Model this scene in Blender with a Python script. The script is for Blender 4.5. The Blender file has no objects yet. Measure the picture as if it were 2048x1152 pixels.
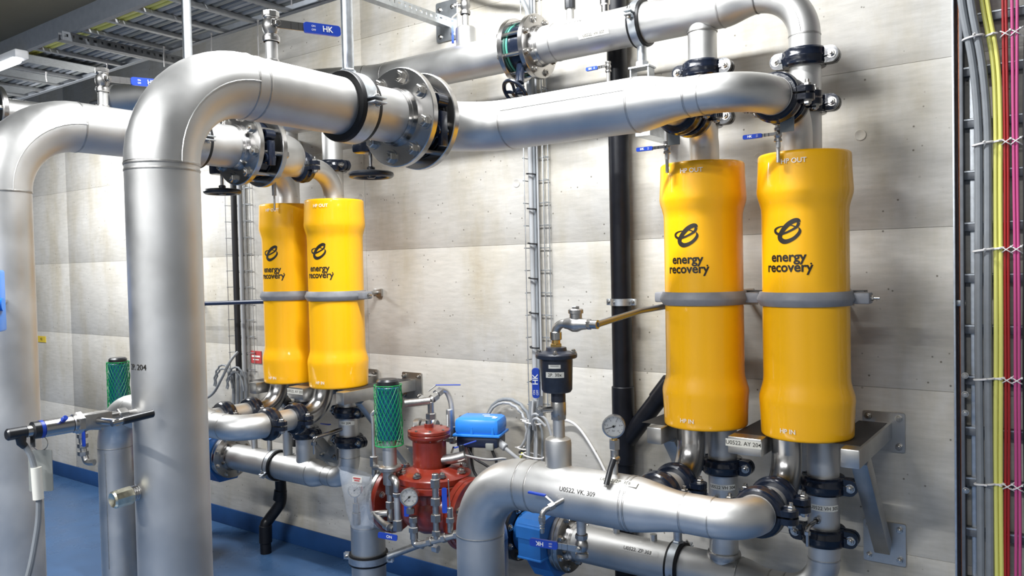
import bpy, bmesh, math, random
from math import pi, sin, cos, tan, atan2, acos, sqrt
from mathutils import Vector as V, Matrix, noise
random.seed(7)
SC = bpy.context.scene
COL = SC.collection

# ------------------------------------------------------------------ camera
cam = bpy.data.cameras.new('camera'); cam.sensor_width = 36.0; cam.lens = 27.74
cam.clip_start = 0.02; cam.clip_end = 60
camo = bpy.data.objects.new('camera', cam); COL.objects.link(camo)
camo.matrix_world = Matrix(((0.80928, 0.00149, 0.58742, 0.0),
                            (0.58702, 0.03485, -0.80882, -2.944),
                            (-0.02167, 0.99939, 0.02733, 1.6),
                            (0, 0, 0, 1)))
SC.camera = camo

# ------------------------------------------------------------------ world, lights, exposure
wd = bpy.data.worlds.new('world'); SC.world = wd; wd.use_nodes = True
wd.node_tree.nodes['Background'].inputs[0].default_value = (0.8, 0.9, 1.0, 1)
wd.node_tree.nodes['Background'].inputs[1].default_value = 0.0
SC.view_settings.view_transform = 'Standard'
SC.view_settings.look = 'None'
SC.view_settings.gamma = 1.0
SC.view_settings.use_curve_mapping = False
SC.view_settings.exposure = 0.95
# fluorescent battens of the room above and behind the camera, and the one under the tray rail that the picture shows
LAMPS = [('near_batten_offscreen', -1.75, -1.16, 3.44, 68, 0.20), ('rear_batten_offscreen', -2.2, -4.4, 3.44, 120, 0.0), ('rear_right_batten_offscreen', -0.2, -4.4, 3.44, 40, 0.0)]
TRAY_LAMP = ('tray_batten_light', -5.2, -1.07, 2.715, 48, 0.30)
for nm, lx, ly, lz, lw, tl in LAMPS + [TRAY_LAMP]:
    ld = bpy.data.lights.new(nm, 'AREA'); ld.shape = 'RECTANGLE'
    ld.size = 1.25; ld.size_y = 0.10; ld.energy = lw; ld.color = (0.97, 0.985, 1.0)
    lo = bpy.data.objects.new(nm, ld); COL.objects.link(lo); lo.location = (lx, ly, lz - 0.085 if lz > 2.8 else lz); lo.rotation_euler = (tl, 0, 0)

# ------------------------------------------------------------------ materials
MATS = {}
def nt(name):
    m = bpy.data.materials.new(name); m.use_nodes = True
    return m, m.node_tree, m.node_tree.nodes['Principled BSDF']
def mat(name, col, rough=0.5, metal=0.0, nscale=0, namt=0.0, bump=0.0, coat=0.0, rvar=0.0, spec=None, stretch=None):
    m, t, b = nt(name)
    b.inputs['Base Color'].default_value = (*col, 1); b.inputs['Roughness'].default_value = rough
    b.inputs['Metallic'].default_value = metal; b.inputs['Coat Weight'].default_value = coat; b.inputs['Coat Roughness'].default_value = 0.05
    if spec is not None: b.inputs['Specular IOR Level'].default_value = spec
    if nscale:
        g = t.nodes.new('ShaderNodeNewGeometry'); n = t.nodes.new('ShaderNodeTexNoise')
        n.inputs['Scale'].default_value = nscale; n.inputs['Detail'].default_value = 6
        src = g.outputs['Position']
        if stretch:
            mp = t.nodes.new('ShaderNodeMapping'); mp.inputs['Scale'].default_value = stretch
            t.links.new(src, mp.inputs['Vector']); src = mp.outputs['Vector']
        t.links.new(src, n.inputs['Vector'])
        r = t.nodes.new('ShaderNodeValToRGB')
        lo = tuple(max(0, c * (1 - namt)) for c in col); hi = tuple(min(1, c * (1 + namt)) for c in col)
        r.color_ramp.elements[0].position = 0.3; r.color_ramp.elements[1].position = 0.7
        r.color_ramp.elements[0].color = (*lo, 1); r.color_ramp.elements[1].color = (*hi, 1)
        t.links.new(n.outputs['Fac'], r.inputs['Fac']); t.links.new(r.outputs['Color'], b.inputs['Base Color'])
        if rvar:
            mr = t.nodes.new('ShaderNodeMapRange'); mr.inputs['From Min'].default_value = 0.3; mr.inputs['From Max'].default_value = 0.7
            mr.inputs['To Min'].default_value = rough - rvar; mr.inputs['To Max'].default_value = rough + rvar
            t.links.new(n.outputs['Fac'], mr.inputs['Value']); t.links.new(mr.outputs['Result'], b.inputs['Roughness'])
        if bump:
            bp = t.nodes.new('ShaderNodeBump'); bp.inputs['Strength'].default_value = bump; bp.inputs['Distance'].default_value = 0.002
            t.links.new(n.outputs['Fac'], bp.inputs['Height']); t.links.new(bp.outputs['Normal'], b.inputs['Normal'])
    MATS[name] = m
    return m
mat('steel', (0.60, 0.595, 0.58), 0.48, 1.0, 7, 0.09, 0.0, rvar=0.06)
mat('steel_weld', (0.44, 0.43, 0.415), 0.42, 1.0, 60, 0.15, 0.3)
mat('steel_cast', (0.42, 0.41, 0.395), 0.36, 1.0, 70, 0.08, 0.3)
mat('steel_bright', (0.44, 0.43, 0.42), 0.25, 1.0)
mat('bolt_steel', (0.46, 0.445, 0.42), 0.26, 1.0)
mat('galvanised', (0.54, 0.57, 0.60), 0.42, 1.0, 45, 0.12, 0.0)
mat('galv_dull', (0.16, 0.17, 0.185), 0.5, 0.6, 30, 0.15)
mat('frame_steel', (0.45, 0.445, 0.43), 0.38, 1.0, 20, 0.08)
mat('navy_paint', (0.006, 0.009, 0.018), 0.20, 0.0, 90, 0.2, 0.25, coat=0.15, spec=0.4)
mat('black_rubber', (0.007, 0.007, 0.008), 0.5, spec=0.3)
mat('black_plastic', (0.014, 0.015, 0.018), 0.32)
mat('black_pipe', (0.006, 0.0065, 0.009), 0.36, 0, 20, 0.3, spec=0.25)
mat('yellow_paint', (0.93, 0.46, 0.003), 0.40, 0.0, 14, 0.025, coat=0.6, spec=0.25, stretch=(1, 1, 0.15))
mat('ink', (0.012, 0.009, 0.004), 0.5)
mat('white_print', (0.85, 0.84, 0.78), 0.5)
mat('grey_band', (0.20, 0.205, 0.22), 0.48, 0, 40, 0.08)
mat('blue_paint', (0.022, 0.15, 0.47), 0.32, 0, 30, 0.06)
mat('blue_box', (0.025, 0.22, 0.72), 0.30)
mat('blue_grip', (0.012, 0.05, 0.38), 0.35)
mat('navy_base', (0.010, 0.020, 0.055), 0.40)
mat('red_paint', (0.20, 0.021, 0.010), 0.30, 0, 25, 0.12, coat=0.3)
mat('pot_paint', (0.020, 0.024, 0.036), 0.36, 0, 60, 0.2, 0.2)
mat('brass', (0.72, 0.47, 0.16), 0.25, 1.0)
mat('copper', (0.55, 0.22, 0.12), 0.35, 1.0)
mat('green_net', (0.005, 0.26, 0.07), 0.35)
mat('teal_core', (0.003, 0.085, 0.15), 0.35)
mat('cable_grey', (0.20, 0.215, 0.23), 0.5, 0, 25, 0.08)
mat('cable_light', (0.36, 0.37, 0.38), 0.45)
mat('cable_black', (0.015, 0.015, 0.017), 0.45)
mat('cable_yellow', (0.68, 0.66, 0.17), 0.42)
mat('cable_red', (0.32, 0.010, 0.012), 0.4)
mat('cable_pink', (0.50, 0.07, 0.22), 0.4)
mat('tie_white', (0.72, 0.70, 0.68), 0.4)
mat('label_white', (0.66, 0.645, 0.58), 0.5)
mat('dial_white', (0.75, 0.75, 0.72), 0.4)
mat('sticker_yellow', (0.72, 0.52, 0.05), 0.5)
mat('sticker_red', (0.48, 0.06, 0.06), 0.5)
mat('tag_grey', (0.24, 0.25, 0.235), 0.45)
mat('foil', (0.66, 0.63, 0.50), 0.30, 1.0, 60, 0.2, 0.6)
mat('pad_black', (0.018, 0.018, 0.020), 0.5)
mat('rail_paint', (0.20, 0.215, 0.235), 0.55, 0.0, 30, 0.08)
mat('rung_zinc', (0.33, 0.34, 0.35), 0.5, 0.6, 30, 0.1)
mat('steel_dark', (0.30, 0.31, 0.33), 0.36, 1.0)
mat('lamp_white', (0.8, 0.8, 0.8), 0.4)
mat('gasket', (0.05, 0.22, 0.17), 0.5)
mat('floor_blue', (0.042, 0.096, 0.20), 0.30, 0, 5, 0.10, 0.06, rvar=0.08)
mat('base_blue', (0.014, 0.058, 0.18), 0.40, 0, 8, 0.12)
mat('plain_wall', (0.30, 0.295, 0.28), 0.8, 0, 4, 0.05)
mat('ceiling_paint', (0.30, 0.285, 0.23), 0.85, 0, 3, 0.06)

def concrete():
    m, t, b = nt('concrete'); L = t.links
    g = t.nodes.new('ShaderNodeNewGeometry'); P = g.outputs['Position']
    def noi(scale, detail, stretch=(1, 1, 1), rough=0.55):
        mp = t.nodes.new('ShaderNodeMapping'); mp.inputs['Scale'].default_value = stretch
        L.new(P, mp.inputs['Vector']); n = t.nodes.new('ShaderNodeTexNoise')
        n.inputs['Scale'].default_value = scale; n.inputs['Detail'].default_value = detail; n.inputs['Roughness'].default_value = rough
        L.new(mp.outputs['Vector'], n.inputs['Vector']); return n.outputs['Fac']
    def ramp(f, p0, c0, p1, c1):
        r = t.nodes.new('ShaderNodeValToRGB'); r.color_ramp.elements[0].position = p0; r.color_ramp.elements[1].position = p1
        r.color_ramp.elements[0].color = (*c0, 1); r.color_ramp.elements[1].color = (*c1, 1); L.new(f, r.inputs['Fac']); return r.outputs['Color']
    def mix(a, c, f, mode='MIX'):
        x = t.nodes.new('ShaderNodeMix'); x.data_type = 'RGBA'; x.blend_type = mode
        x.inputs['Factor'].default_value = 1.0
        if isinstance(f, float): x.inputs['Factor'].default_value = f
        else: L.new(f, x.inputs['Factor'])
        L.new(a, x.inputs[6]); L.new(c, x.inputs[7]); return x.outputs[2]
    big = ramp(noi(1.1, 5, (1, 1, 1.8)), 0.30, (0.43, 0.405, 0.355), 0.70, (0.60, 0.585, 0.55))
    stain = ramp(noi(2.3, 6, (1.6, 1, 0.5), 0.65), 0.46, (1, 1, 1), 0.76, (0.76, 0.68, 0.51))
    c = mix(big, stain, 0.85, 'MULTIPLY')
    grain = ramp(noi(34, 7, (0.3, 1, 1.8)), 0.3, (0.82, 0.82, 0.82), 0.7, (1.0, 1.0, 1.0))
    c = mix(c, grain, 0.9, 'MULTIPLY')
    v = t.nodes.new('ShaderNodeTexVoronoi'); v.inputs['Scale'].default_value = 26; L.new(P, v.inputs['Vector'])
    sel = noi(7.0, 2)
    dot = ramp(v.outputs['Distance'], 0.05, (0, 0, 0), 0.12, (1, 1, 1))
    msk = ramp(sel, 0.47, (1, 1, 1), 0.52, (0, 0, 0))
    dd = mix(dot, msk, 1.0, 'LIGHTEN')
    pore = ramp(dd, 0.1, (0.30, 0.28, 0.25), 0.9, (1, 1, 1))
    c = mix(c, pore, 1.0, 'MULTIPLY')
    L.new(c, b.inputs['Base Color']); b.inputs['Roughness'].default_value = 0.72
    bp = t.nodes.new('ShaderNodeBump'); bp.inputs['Strength'].default_value = 0.25; bp.inputs['Distance'].default_value = 0.004
    L.new(noi(26, 7, (0.7, 1, 1.4)), bp.inputs['Height']); L.new(bp.outputs['Normal'], b.inputs['Normal'])
    MATS['concrete'] = m
concrete()
def emit(name, col, s):
    m, t, b = nt(name); b.inputs['Base Color'].default_value = (*col, 1)
    b.inputs['Emission Color'].default_value = (*col, 1); b.inputs['Emission Strength'].default_value = s; MATS[name] = m
emit('tube_glow', (0.96, 0.98, 1.0), 6.0)
def film():
    m, t, b = nt('plastic_film'); o = t.nodes['Material Output']
    tr = t.nodes.new('ShaderNodeBsdfTransparent'); mx = t.nodes.new('ShaderNodeMixShader')
    b.inputs['Base Color'].default_value = (0.62, 0.66, 0.72, 1); b.inputs['Roughness'].default_value = 0.15
    n = t.nodes.new('ShaderNodeTexNoise'); n.inputs['Scale'].default_value = 28
    bp = t.nodes.new('ShaderNodeBump'); bp.inputs['Strength'].default_value = 0.5; bp.inputs['Distance'].default_value = 0.01
    t.links.new(n.outputs['Fac'], bp.inputs['Height']); t.links.new(bp.outputs['Normal'], b.inputs['Normal'])
    mx.inputs[0].default_value = 0.22
    t.links.new(tr.outputs[0], mx.inputs[1]); t.links.new(b.outputs[0], mx.inputs[2]); t.links.new(mx.outputs[0], o.inputs['Surface'])
    MATS['plastic_film'] = m
film()
def glass():
    m, t, b = nt('clear_glass'); b.inputs['Transmission Weight'].default_value = 1.0; b.inputs['Roughness'].default_value = 0.02
    b.inputs['IOR'].default_value = 1.05; MATS['clear_glass'] = m
glass()

# ------------------------------------------------------------------ object helpers
ORG = {}
def thing(name, label, cat, loc=(0, 0, 0), group=None):
    o = bpy.data.objects.new(name, None); COL.objects.link(o); o.location = loc; o.empty_display_size = 0.05
    o['label'] = label; o['category'] = cat
    if group: o['group'] = group
    ORG[o.name] = V(loc); return o
class G:
    """a bag of verts and faces in world metres"""
    def __init__(s): s.v = []; s.f = []
    def add(s, vs, fs):
        b = len(s.v); s.v += [V(p) for p in vs]; s.f += [tuple(i + b for i in f) for f in fs]; return s
def frame(ax, hint=None):
    z = V(ax).normalized(); h = V(hint) if hint is not None else (V((0, 0, 1)) if abs(z.z) < 0.9 else V((1, 0, 0)))
    x = (h - z * h.dot(z)).normalized(); return x, z.cross(x), z
def mesh_of(name, g, m, sharp=0.6):
    me = bpy.data.meshes.new(name); me.from_pydata([tuple(p) for p in g.v], [], g.f)
    for p in me.polygons: p.use_smooth = True
    me.set_sharp_from_angle(angle=sharp); me.materials.append(MATS[m]); me.update(); return me
def part(name, g, m, parent=None, label=None, sharp=0.6):
    if parent is not None:
        o0 = ORG[parent.name]; g2 = G(); g2.v = [p - o0 for p in g.v]; g2.f = g.f
    else: g2 = g; o0 = V((0, 0, 0))
    o = bpy.data.objects.new(name, mesh_of(name, g2, m, sharp)); COL.objects.link(o)
    if parent is not None: o.parent = parent
    ORG[o.name] = o0
    if label: o['label'] = label
    return o
def solo(name, g, m, label, cat, group=None, sharp=0.6):
    """a thing that is one mesh; origin at its lowest centre"""
    lo = min(p.z for p in g.v); cx = sum(p.x for p in g.v) / len(g.v); cy = sum(p.y for p in g.v) / len(g.v)
    o0 = V((cx, cy, lo)); g2 = G(); g2.v = [p - o0 for p in g.v]; g2.f = g.f
    o = bpy.data.objects.new(name, mesh_of(name, g2, m, sharp)); COL.objects.link(o); o.location = o0
    o['label'] = label; o['category'] = cat
    if group: o['group'] = group
    ORG[o.name] = o0; return o
def struct(name, g, m):
    o = part(name, g, m); o['kind'] = 'structure'; return o
# -- shapes
def tube(g, pts, r, n=20, cap=True, closed=False):
    pts = [V(p) for p in pts]; N = len(pts); rs = r if isinstance(r, (list, tuple)) else [r] * N
    tg = []
    for i in range(N):
        if closed: d = pts[(i + 1) % N] - pts[i - 1]
        else: d = pts[min(i + 1, N - 1)] - pts[max(i - 1, 0)]
        tg.append(d.normalized())
    x, y, z = frame(tg[0]); base = len(g.v); vs = []; fs = []
    for i in range(N):
        if i:
            q = tg[i - 1].rotation_difference(tg[i]); x = q @ x; y = tg[i].cross(x).normalized(); x = y.cross(tg[i]).normalized()
        for k in range(n):
            a = 2 * pi * k / n; vs.append(pts[i] + x * (rs[i] * cos(a)) + y * (rs[i] * sin(a)))
    M = N if closed else N - 1
    for i in range(M):
        j = (i + 1) % N
        for k in range(n):
            k2 = (k + 1) % n; fs.append((i * n + k, i * n + k2, j * n + k2, j * n + k))
    if cap and not closed:
        b = len(vs); vs += vs[0:n]; fs.append(tuple(b + n - 1 - k for k in range(n)))
        b = len(vs); vs += vs[(N - 1) * n:N * n]; fs.append(tuple(b + k for k in range(n)))
    g.add(vs, fs); return g
def lathe(g, prof, o, ax, n=28, a0=0.0, a1=2 * pi, hint=None, close=False):
    """prof: (radius, height) list along axis ax from o"""
    x, y, z = frame(ax, hint); o = V(o); full = abs(a1 - a0 - 2 * pi) < 1e-6; m = n if full else n + 1
    vs = []; fs = []; P = len(prof)
    for (r, h) in prof:
        for k in range(m):
            a = a0 + (a1 - a0) * k / n; vs.append(o + z * h + (x * cos(a) + y * sin(a)) * max(r, 1e-5))
    Q = P if close else P - 1
    for i in range(Q):
        j = (i + 1) % P
        for k in range(n):
            k2 = (k + 1) % m if full else k + 1
            fs.append((i * m + k, i * m + k2, j * m + k2, j * m + k))
    if not full and close:
        fs.append(tuple(i * m for i in range(P))); fs.append(tuple(i * m + n for i in reversed(range(P))))
    g.add(vs, fs); return g
def cyl(g, p, q, r, n=20, bev=0.0):
    p = V(p); q = V(q); h = (q - p).length
    if bev: pr = [(0, 0), (r - bev, 0), (r, bev), (r, h - bev), (r - bev, h), (0, h)]
    else: pr = [(0, 0), (r, 0), (r, h), (0, h)]
    return lathe(g, pr, p, q - p, n)
def hexp(g, p, ax, r, h, hint=None):
    c = r * 0.12
    return lathe(g, [(0, 0), (r, 0), (r, h - c), (r - c, h), (0, h)], p, ax, 6, hint=hint)
def box(g, c, s, ex=(1, 0, 0), ey=(0, 1, 0), bev=0.0):
    ex = V(ex).normalized(); ey = V(ey); ey = (ey - ex * ey.dot(ex)).normalized(); ez = ex.cross(ey); c = V(c)
    bm = bmesh.new(); bmesh.ops.create_cube(bm, size=1.0)
    for v in bm.verts: v.co = V((v.co.x * s[0], v.co.y * s[1], v.co.z * s[2]))
    if bev: bmesh.ops.bevel(bm, geom=list(bm.edges), offset=bev, segments=2, affect='EDGES', profile=0.5)
    bm.verts.index_update()
    vs = [c + ex * v.co.x + ey * v.co.y + ez * v.co.z for v in bm.verts]; fs = [tuple(v.index for v in f.verts) for f in bm.faces]
    bm.free(); g.add(vs, fs); return g
def prism(g, pts2, o, ex, ey, t):
    """extrude a 2-D outline (counter-clockwise) by t along ex x ey"""
    ex = V(ex).normalized(); ey = V(ey).normalized(); ez = ex.cross(ey); o = V(o); n = len(pts2)
    a = [o + ex * p[0] + ey * p[1] for p in pts2]; b = [p + ez * t for p in a]
    fs = [tuple(reversed(range(n))), tuple(range(n, 2 * n))]
    fs += [(i, (i + 1) % n, n + (i + 1) % n, n + i) for i in range(n)]
    g.add(a + b, fs); return g
def rrect(w, h, r, n=4):
    out = []
    for cx, cy, a in ((w / 2 - r, h / 2 - r, 0), (-w / 2 + r, h / 2 - r, pi / 2), (-w / 2 + r, -h / 2 + r, pi), (w / 2 - r, -h / 2 + r, 1.5 * pi)):
        for k in range(n + 1):
            t = a + k / n * pi / 2; out.append((cx + r * cos(t), cy + r * sin(t)))
    return out
def torus(g, c, ax, R, r, n=36, m=8, hint=None, sq=1.0):
    x, y, z = frame(ax, hint); c = V(c); vs = []; fs = []
    for i in range(n):
        a = 2 * pi * i / n; d = x * cos(a) + y * sin(a)
        for k in range(m):
            b = 2 * pi * k / m; vs.append(c + d * (R + r * cos(b)) + z * (r * sq * sin(b)))
    for i in range(n):
        for k in range(m):
            fs.append((i * m + k, ((i + 1) % n) * m + k, ((i + 1) % n) * m + (k + 1) % m, i * m + (k + 1) % m))
    g.add(vs, fs); return g
def arc(p0, d0, d1, R, n=14):
    """points of a bend that leaves p0 along d0 and ends along d1; returns (points, end)"""
    p0 = V(p0); d0 = V(d0).normalized(); d1 = V(d1).normalized(); th = acos(max(-1, min(1, d0.dot(d1))))
    nrm = (d1 - d0 * d1.dot(d0)).normalized(); pts = []
    for i in range(n + 1):
        a = th * i / n; pts.append(p0 + d0 * (R * sin(a)) + nrm * (R * (1 - cos(a))))
    return pts, pts[-1]
def spline(pts, n=8):
    P = [V(p) for p in pts]; P = [P[0] * 2 - P[1]] + P + [P[-1] * 2 - P[-2]]; out = []
    for i in range(1, len(P) - 2):
        a, b, c, d = P[i - 1], P[i], P[i + 1], P[i + 2]
        for k in range(n):
            t = k / n
            out.append(0.5 * ((2 * b) + (c - a) * t + (2 * a - 5 * b + 4 * c - d) * t * t + (3 * b - a - 3 * c + d) * t ** 3))
    out.append(P[-2]); return out
# -- flat print
_tc = {}
def text2d(s, size, bold=0.0, align='CENTER'):
    key = (s, round(size, 5), bold, align)
    if key in _tc: return _tc[key]
    c = bpy.data.curves.new('lettering', 'FONT'); c.body = s; c.size = size; c.align_x = align; c.align_y = 'CENTER'; c.offset = bold * size; c.resolution_u = 3
    o = bpy.data.objects.new('lettering', c); COL.objects.link(o)
    dg = bpy.context.evaluated_depsgraph_get(); me = bpy.data.meshes.new_from_object(o.evaluated_get(dg))
    r = ([(v.co.x, v.co.y) for v in me.vertices], [tuple(p.vertices) for p in me.polygons])
    bpy.data.objects.remove(o); bpy.data.curves.remove(c); bpy.data.meshes.remove(me); _tc[key] = r; return r
def flat(g, geo, o, et, eu, lift=0.0006):
    et = V(et).normalized(); eu = V(eu).normalized(); n = et.cross(eu); o = V(o) + n * lift
    g.add([o + et * a + eu * b for a, b in geo[0]], geo[1]); return g
def wrap(g, geo, c, n, et, eu, R, around='t', lift=0.0008):
    """wrap a flat figure on a cylinder: c on the axis, n outward; around 't' = text runs around, 'u' = text runs along"""
    c = V(c); n = V(n).normalized(); et = V(et).normalized(); eu = V(eu).normalized(); R += lift; vs = []
    for a, b in geo[0]:
        if around == 't': f = a / R; vs.append(c + n * (R * cos(f)) + et * (R * sin(f)) + eu * b)
        else: f = b / R; vs.append(c + n * (R * cos(f)) + eu * (R * sin(f)) + et * a)
    g.add(vs, geo[1]); return g
def grid2d(w, h, nx=6, ny=6, ox=0, oy=0):
    vs = [(ox - w / 2 + w * i / nx, oy - h / 2 + h * j / ny) for j in range(ny + 1) for i in range(nx + 1)]
    fs = [(j * (nx + 1) + i, j * (nx + 1) + i + 1, (j + 1) * (nx + 1) + i + 1, (j + 1) * (nx + 1) + i) for j in range(ny) for i in range(nx)]
    return vs, fs
X_, Y_, Z_ = V((1, 0, 0)), V((0, 1, 0)), V((0, 0, 1))
# -- shared bolt meshes
_bolt = {}
def bolt(parent, p, ax, r=0.012, name='bolt', m='bolt_steel', shank=0.0, washer=True, label=None):
    """hex head standing on p and pointing along ax"""
    key = (round(r, 4), m, round(shank, 4), washer)
    if key not in _bolt:
        g = G(); h0 = 0.0
        if washer: lathe(g, [(r * 1.28, -0.0004), (r * 1.28, r * 0.2), (r * 0.5, r * 0.2)], (0, 0, 0), Z_, 16); h0 = r * 0.2
        hexp(g, (0, 0, h0), Z_, r, r * 0.75)
        lathe(g, [(r * 0.55, h0 + r * 0.75), (r * 0.5, h0 + r * 1.05 + shank), (0, h0 + r * 1.05 + shank)], (0, 0, 0), Z_, 12)
        _bolt[key] = mesh_of('bolt', g, m, 0.5)
    o = bpy.data.objects.new(name, _bolt[key]); COL.objects.link(o)
    x, y, z = frame(ax); M = Matrix((x, y, z)).transposed().to_4x4(); M.translation = V(p) - ORG[parent.name]
    o.parent = parent; o.matrix_local = M; ORG[o.name] = ORG[parent.name]
    if label: o['label'] = label
    return o

# ------------------------------------------------------------------ pipe pieces
def straight(t, p, q, r, name='pipe', m='steel', n=32):
    g = G(); tube(g, [p, (V(p) + V(q)) / 2, q], r, n); return part(name, g, m, t)
def weld(t, c, ax, r, w=0.0015):
    g = G(); torus(g, c, ax, r, w, 40, 6, sq=2.2); return part('weld_seam', g, 'steel_weld', t)
def elbow(t, p0, d0, d1, R, r, name='elbow', m='steel', seam=None, n=32, welds=True):
    pts, e = arc(p0, d0, d1, R); g = G(); tube(g, pts, r, n); o = part(name, g, m, t)
    if welds: weld(t, p0, d0, r); weld(t, e, d1, r)
    if seam is not None:
        s = V(seam).normalized() * r; g = G(); tube(g, [p + s for p in pts], 0.0022, 6); part('weld_seam', g, 'steel', t)
    return e
def reducer(t, p, q, r1, r2, m='steel', off=None):
    """S-shaped reducer from p (r1) to q (r2)"""
    p = V(p); q = V(q); N = 14; pts = []; rs = []
    for i in range(N + 1):
        u = i / N; k = u * u * (3 - 2 * u); pts.append(p + (q - p) * u); rs.append(r1 + (r2 - r1) * k)
    g = G(); tube(g, pts, rs, 32); o = part('reducer', g, m, t); weld(t, p, q - p, r1); weld(t, q, q - p, r2); return o
def flange(t, c, ax, rp, ro, th, nb, br, face=1, phase=None, m='steel_bright', neck=0.03, bolts=True):
    """ring plate centred on c, bolt heads on the face towards face*ax; weld neck on that side"""
    ax = V(ax).normalized(); c = V(c); g = G(); b = th * 0.1; h = th / 2
    lathe(g, [(rp * 0.98, -h), (ro - b, -h), (ro, -h + b), (ro, h - b), (ro - b, h), (rp * 0.98, h)], c, ax, 48, close=True)
    f = part('flange', g, m, t)
    if neck:
        g = G(); d = ax * face
        lathe(g, [(rp + 0.010, 0), (rp + 0.008, neck * 0.3), (rp + 0.001, neck)], c + d * h, d, 40); part('weld_neck', g, m, t)
        weld(t, c + d * (h + neck * 0.55), ax, rp + 0.004)
    if bolts:
        rb = (rp + ro) / 2 + 0.006; x, y, z = frame(ax)
        ph = pi / nb if phase is None else phase
        for k in range(nb):
            a = 2 * pi * k / nb + ph; bolt(f, c + (x * cos(a) + y * sin(a)) * rb + ax * face * h, ax * face, br)
    return f
def studs(t, c0, c1, rp, ro, nb, r, phase=None):
    """bare bolt shanks that bridge the gap between two flanges"""
    c0 = V(c0); c1 = V(c1); x, y, z = frame(c1 - c0); rb = (rp + ro) / 2 + 0.006; ph = pi / nb if phase is None else phase
    for k in range(nb):
        a = 2 * pi * k / nb + ph; d = (x * cos(a) + y * sin(a)) * rb; g = G(); cyl(g, c0 + d, c1 + d, r, 10); part('stud', g, 'bolt_steel', t)
def coupling(c, ax, lug, r, label, group):
    """two-piece grooved coupling: housing halves with lugs, two bolts"""
    c = V(c); t = thing('pipe_coupling', label, 'coupling', c, group); ax = V(ax).normalized(); lx, ly, _ = frame(ax, lug)
    w = 0.029
    for s in (1, -1):
        g = G(); y = ly * s
        prof = [(r - 0.001, -w), (r + 0.015, -w), (r + 0.020, -w * 0.78), (r + 0.020, -w * 0.35), (r + 0.024, -w * 0.12), (r + 0.024, w * 0.12), (r + 0.020, w * 0.35), (r + 0.020, w * 0.78), (r + 0.015, w), (r - 0.001, w)]
        # arc from -82deg to 82deg around y
        lathe(g, prof, c, ax, 18, -1.50, 1.50, hint=y, close=True)
        for e in (1, -1):
            # lug: rounded tongue on the split line
            o = c + lx * e * (r + 0.013) + y * 0.003
            L = 0.046; h = w * 0.92
            out = [(-0.016, -h), (L - h * 0.9, -h)] + [(L - h * 0.9 + h * 0.9 * sin(a), -h * cos(a)) for a in [pi * k / 8 for k in range(1, 8)]] + [(L - h * 0.9, h), (-0.016, h)]
            ex = lx * e; ey = ax if ex.cross(ax).dot(y) > 0 else -ax
            prism(g, out, o, ex, ey, 0.017)
            # rib that carries the lug
            prism(g, [(-0.012, -0.006), (L * 0.55, -0.006), (L * 0.55, 0.006), (-0.012, 0.006)], o + y * 0.015, ex, ey, 0.010)
        part('housing', g, 'navy_paint', t)
    for e in (1, -1):
        p = c + lx * e * (r + 0.038)
        bolt(t, p + ly * 0.020, ly, 0.0125, 'bolt'); bolt(t, p - ly * 0.020, -ly, 0.0115, 'nut', shank=0.006)
        g = G(); cyl(g, p - ly * 0.02, p + ly * 0.02, 0.006, 10); part('shank', g, 'bolt_steel', t)
    return t
def clamp(c, ax, ear, r, label, rod=None, group=None, wb=0.034, lt=0.010):
    """rubber lined two-part pipe clamp; rod=(start, end, radius) is its hanger"""
    c = V(c); t = thing('pipe_clamp', label, 'pipe clamp', c, group); ax = V(ax).normalized(); ex, ey, _ = frame(ax, ear)
    g = G(); w = wb * 0.70
    lathe(g, [(r, -w), (r + lt + 0.001, -w), (r + lt + 0.003, -w + 0.004), (r + lt + 0.001, w - 0.004), (r + lt, w), (r, w)], c, ax, 48, close=True)
    part('rubber_liner', g, 'black_rubber', t)
    for s in (1, -1):
        g = G(); w = wb * 0.42
        lathe(g, [(r + lt - 0.002, -w), (r + lt + 0.0035, -w), (r + lt + 0.0035, w), (r + lt - 0.002, w)], c, ax, 24, -1.53, 1.53, hint=ey * s, close=True)
        for e in (1, -1):
            box(g, c + ex * e * (r + lt + 0.016) + ey * s * 0.007, (0.034, 0.005, wb * 0.9), ex, ey, 0.001)
        part('band', g, 'galvanised', t)
    for e in (1, -1): bolt(t, c + ex * e * (r + lt + 0.018) + ey * 0.010, ey, 0.008); bolt(t, c + ex * e * (r + lt + 0.018) - ey * 0.010, -ey, 0.008, 'nut', shank=0.008)
    if rod:
        g = G(); tube(g, [rod[0], (V(rod[0]) + V(rod[1])) / 2, rod[1]], rod[2], 16); part('hanger_rod', g, 'galvanised', t)
        d = (V(rod[1]) - V(rod[0])).normalized(); g = G(); hexp(g, V(rod[0]) - d * 0.012, d, rod[2] * 1.35, 0.022); part('rod_nut', g, 'galvanised', t)
    return t
def sticker(t, c, n, et, eu, R, around, w, h, txt, ts, m='label_white'):
    g = G(); wrap(g, grid2d(w, h, 8, 4), c, n, et, eu, R, around, 0.0006); s = part('label_strip', g, m, t, label='white label strip with handwritten code')
    if txt:
        g = G(); wrap(g, text2d(txt, ts, 0.006), c, n, et, eu, R, around, 0.0012); part('lettering', g, 'ink', s, label='handwritten ' + txt)
    return s
def scribble(t, c, n, et, eu, R, around, txt, ts):
    g = G(); wrap(g, text2d(txt, ts, 0.006), c, n, et, eu, R, around, 0.0008); part('lettering', g, 'ink', t, label='handwritten ' + txt)
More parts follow.
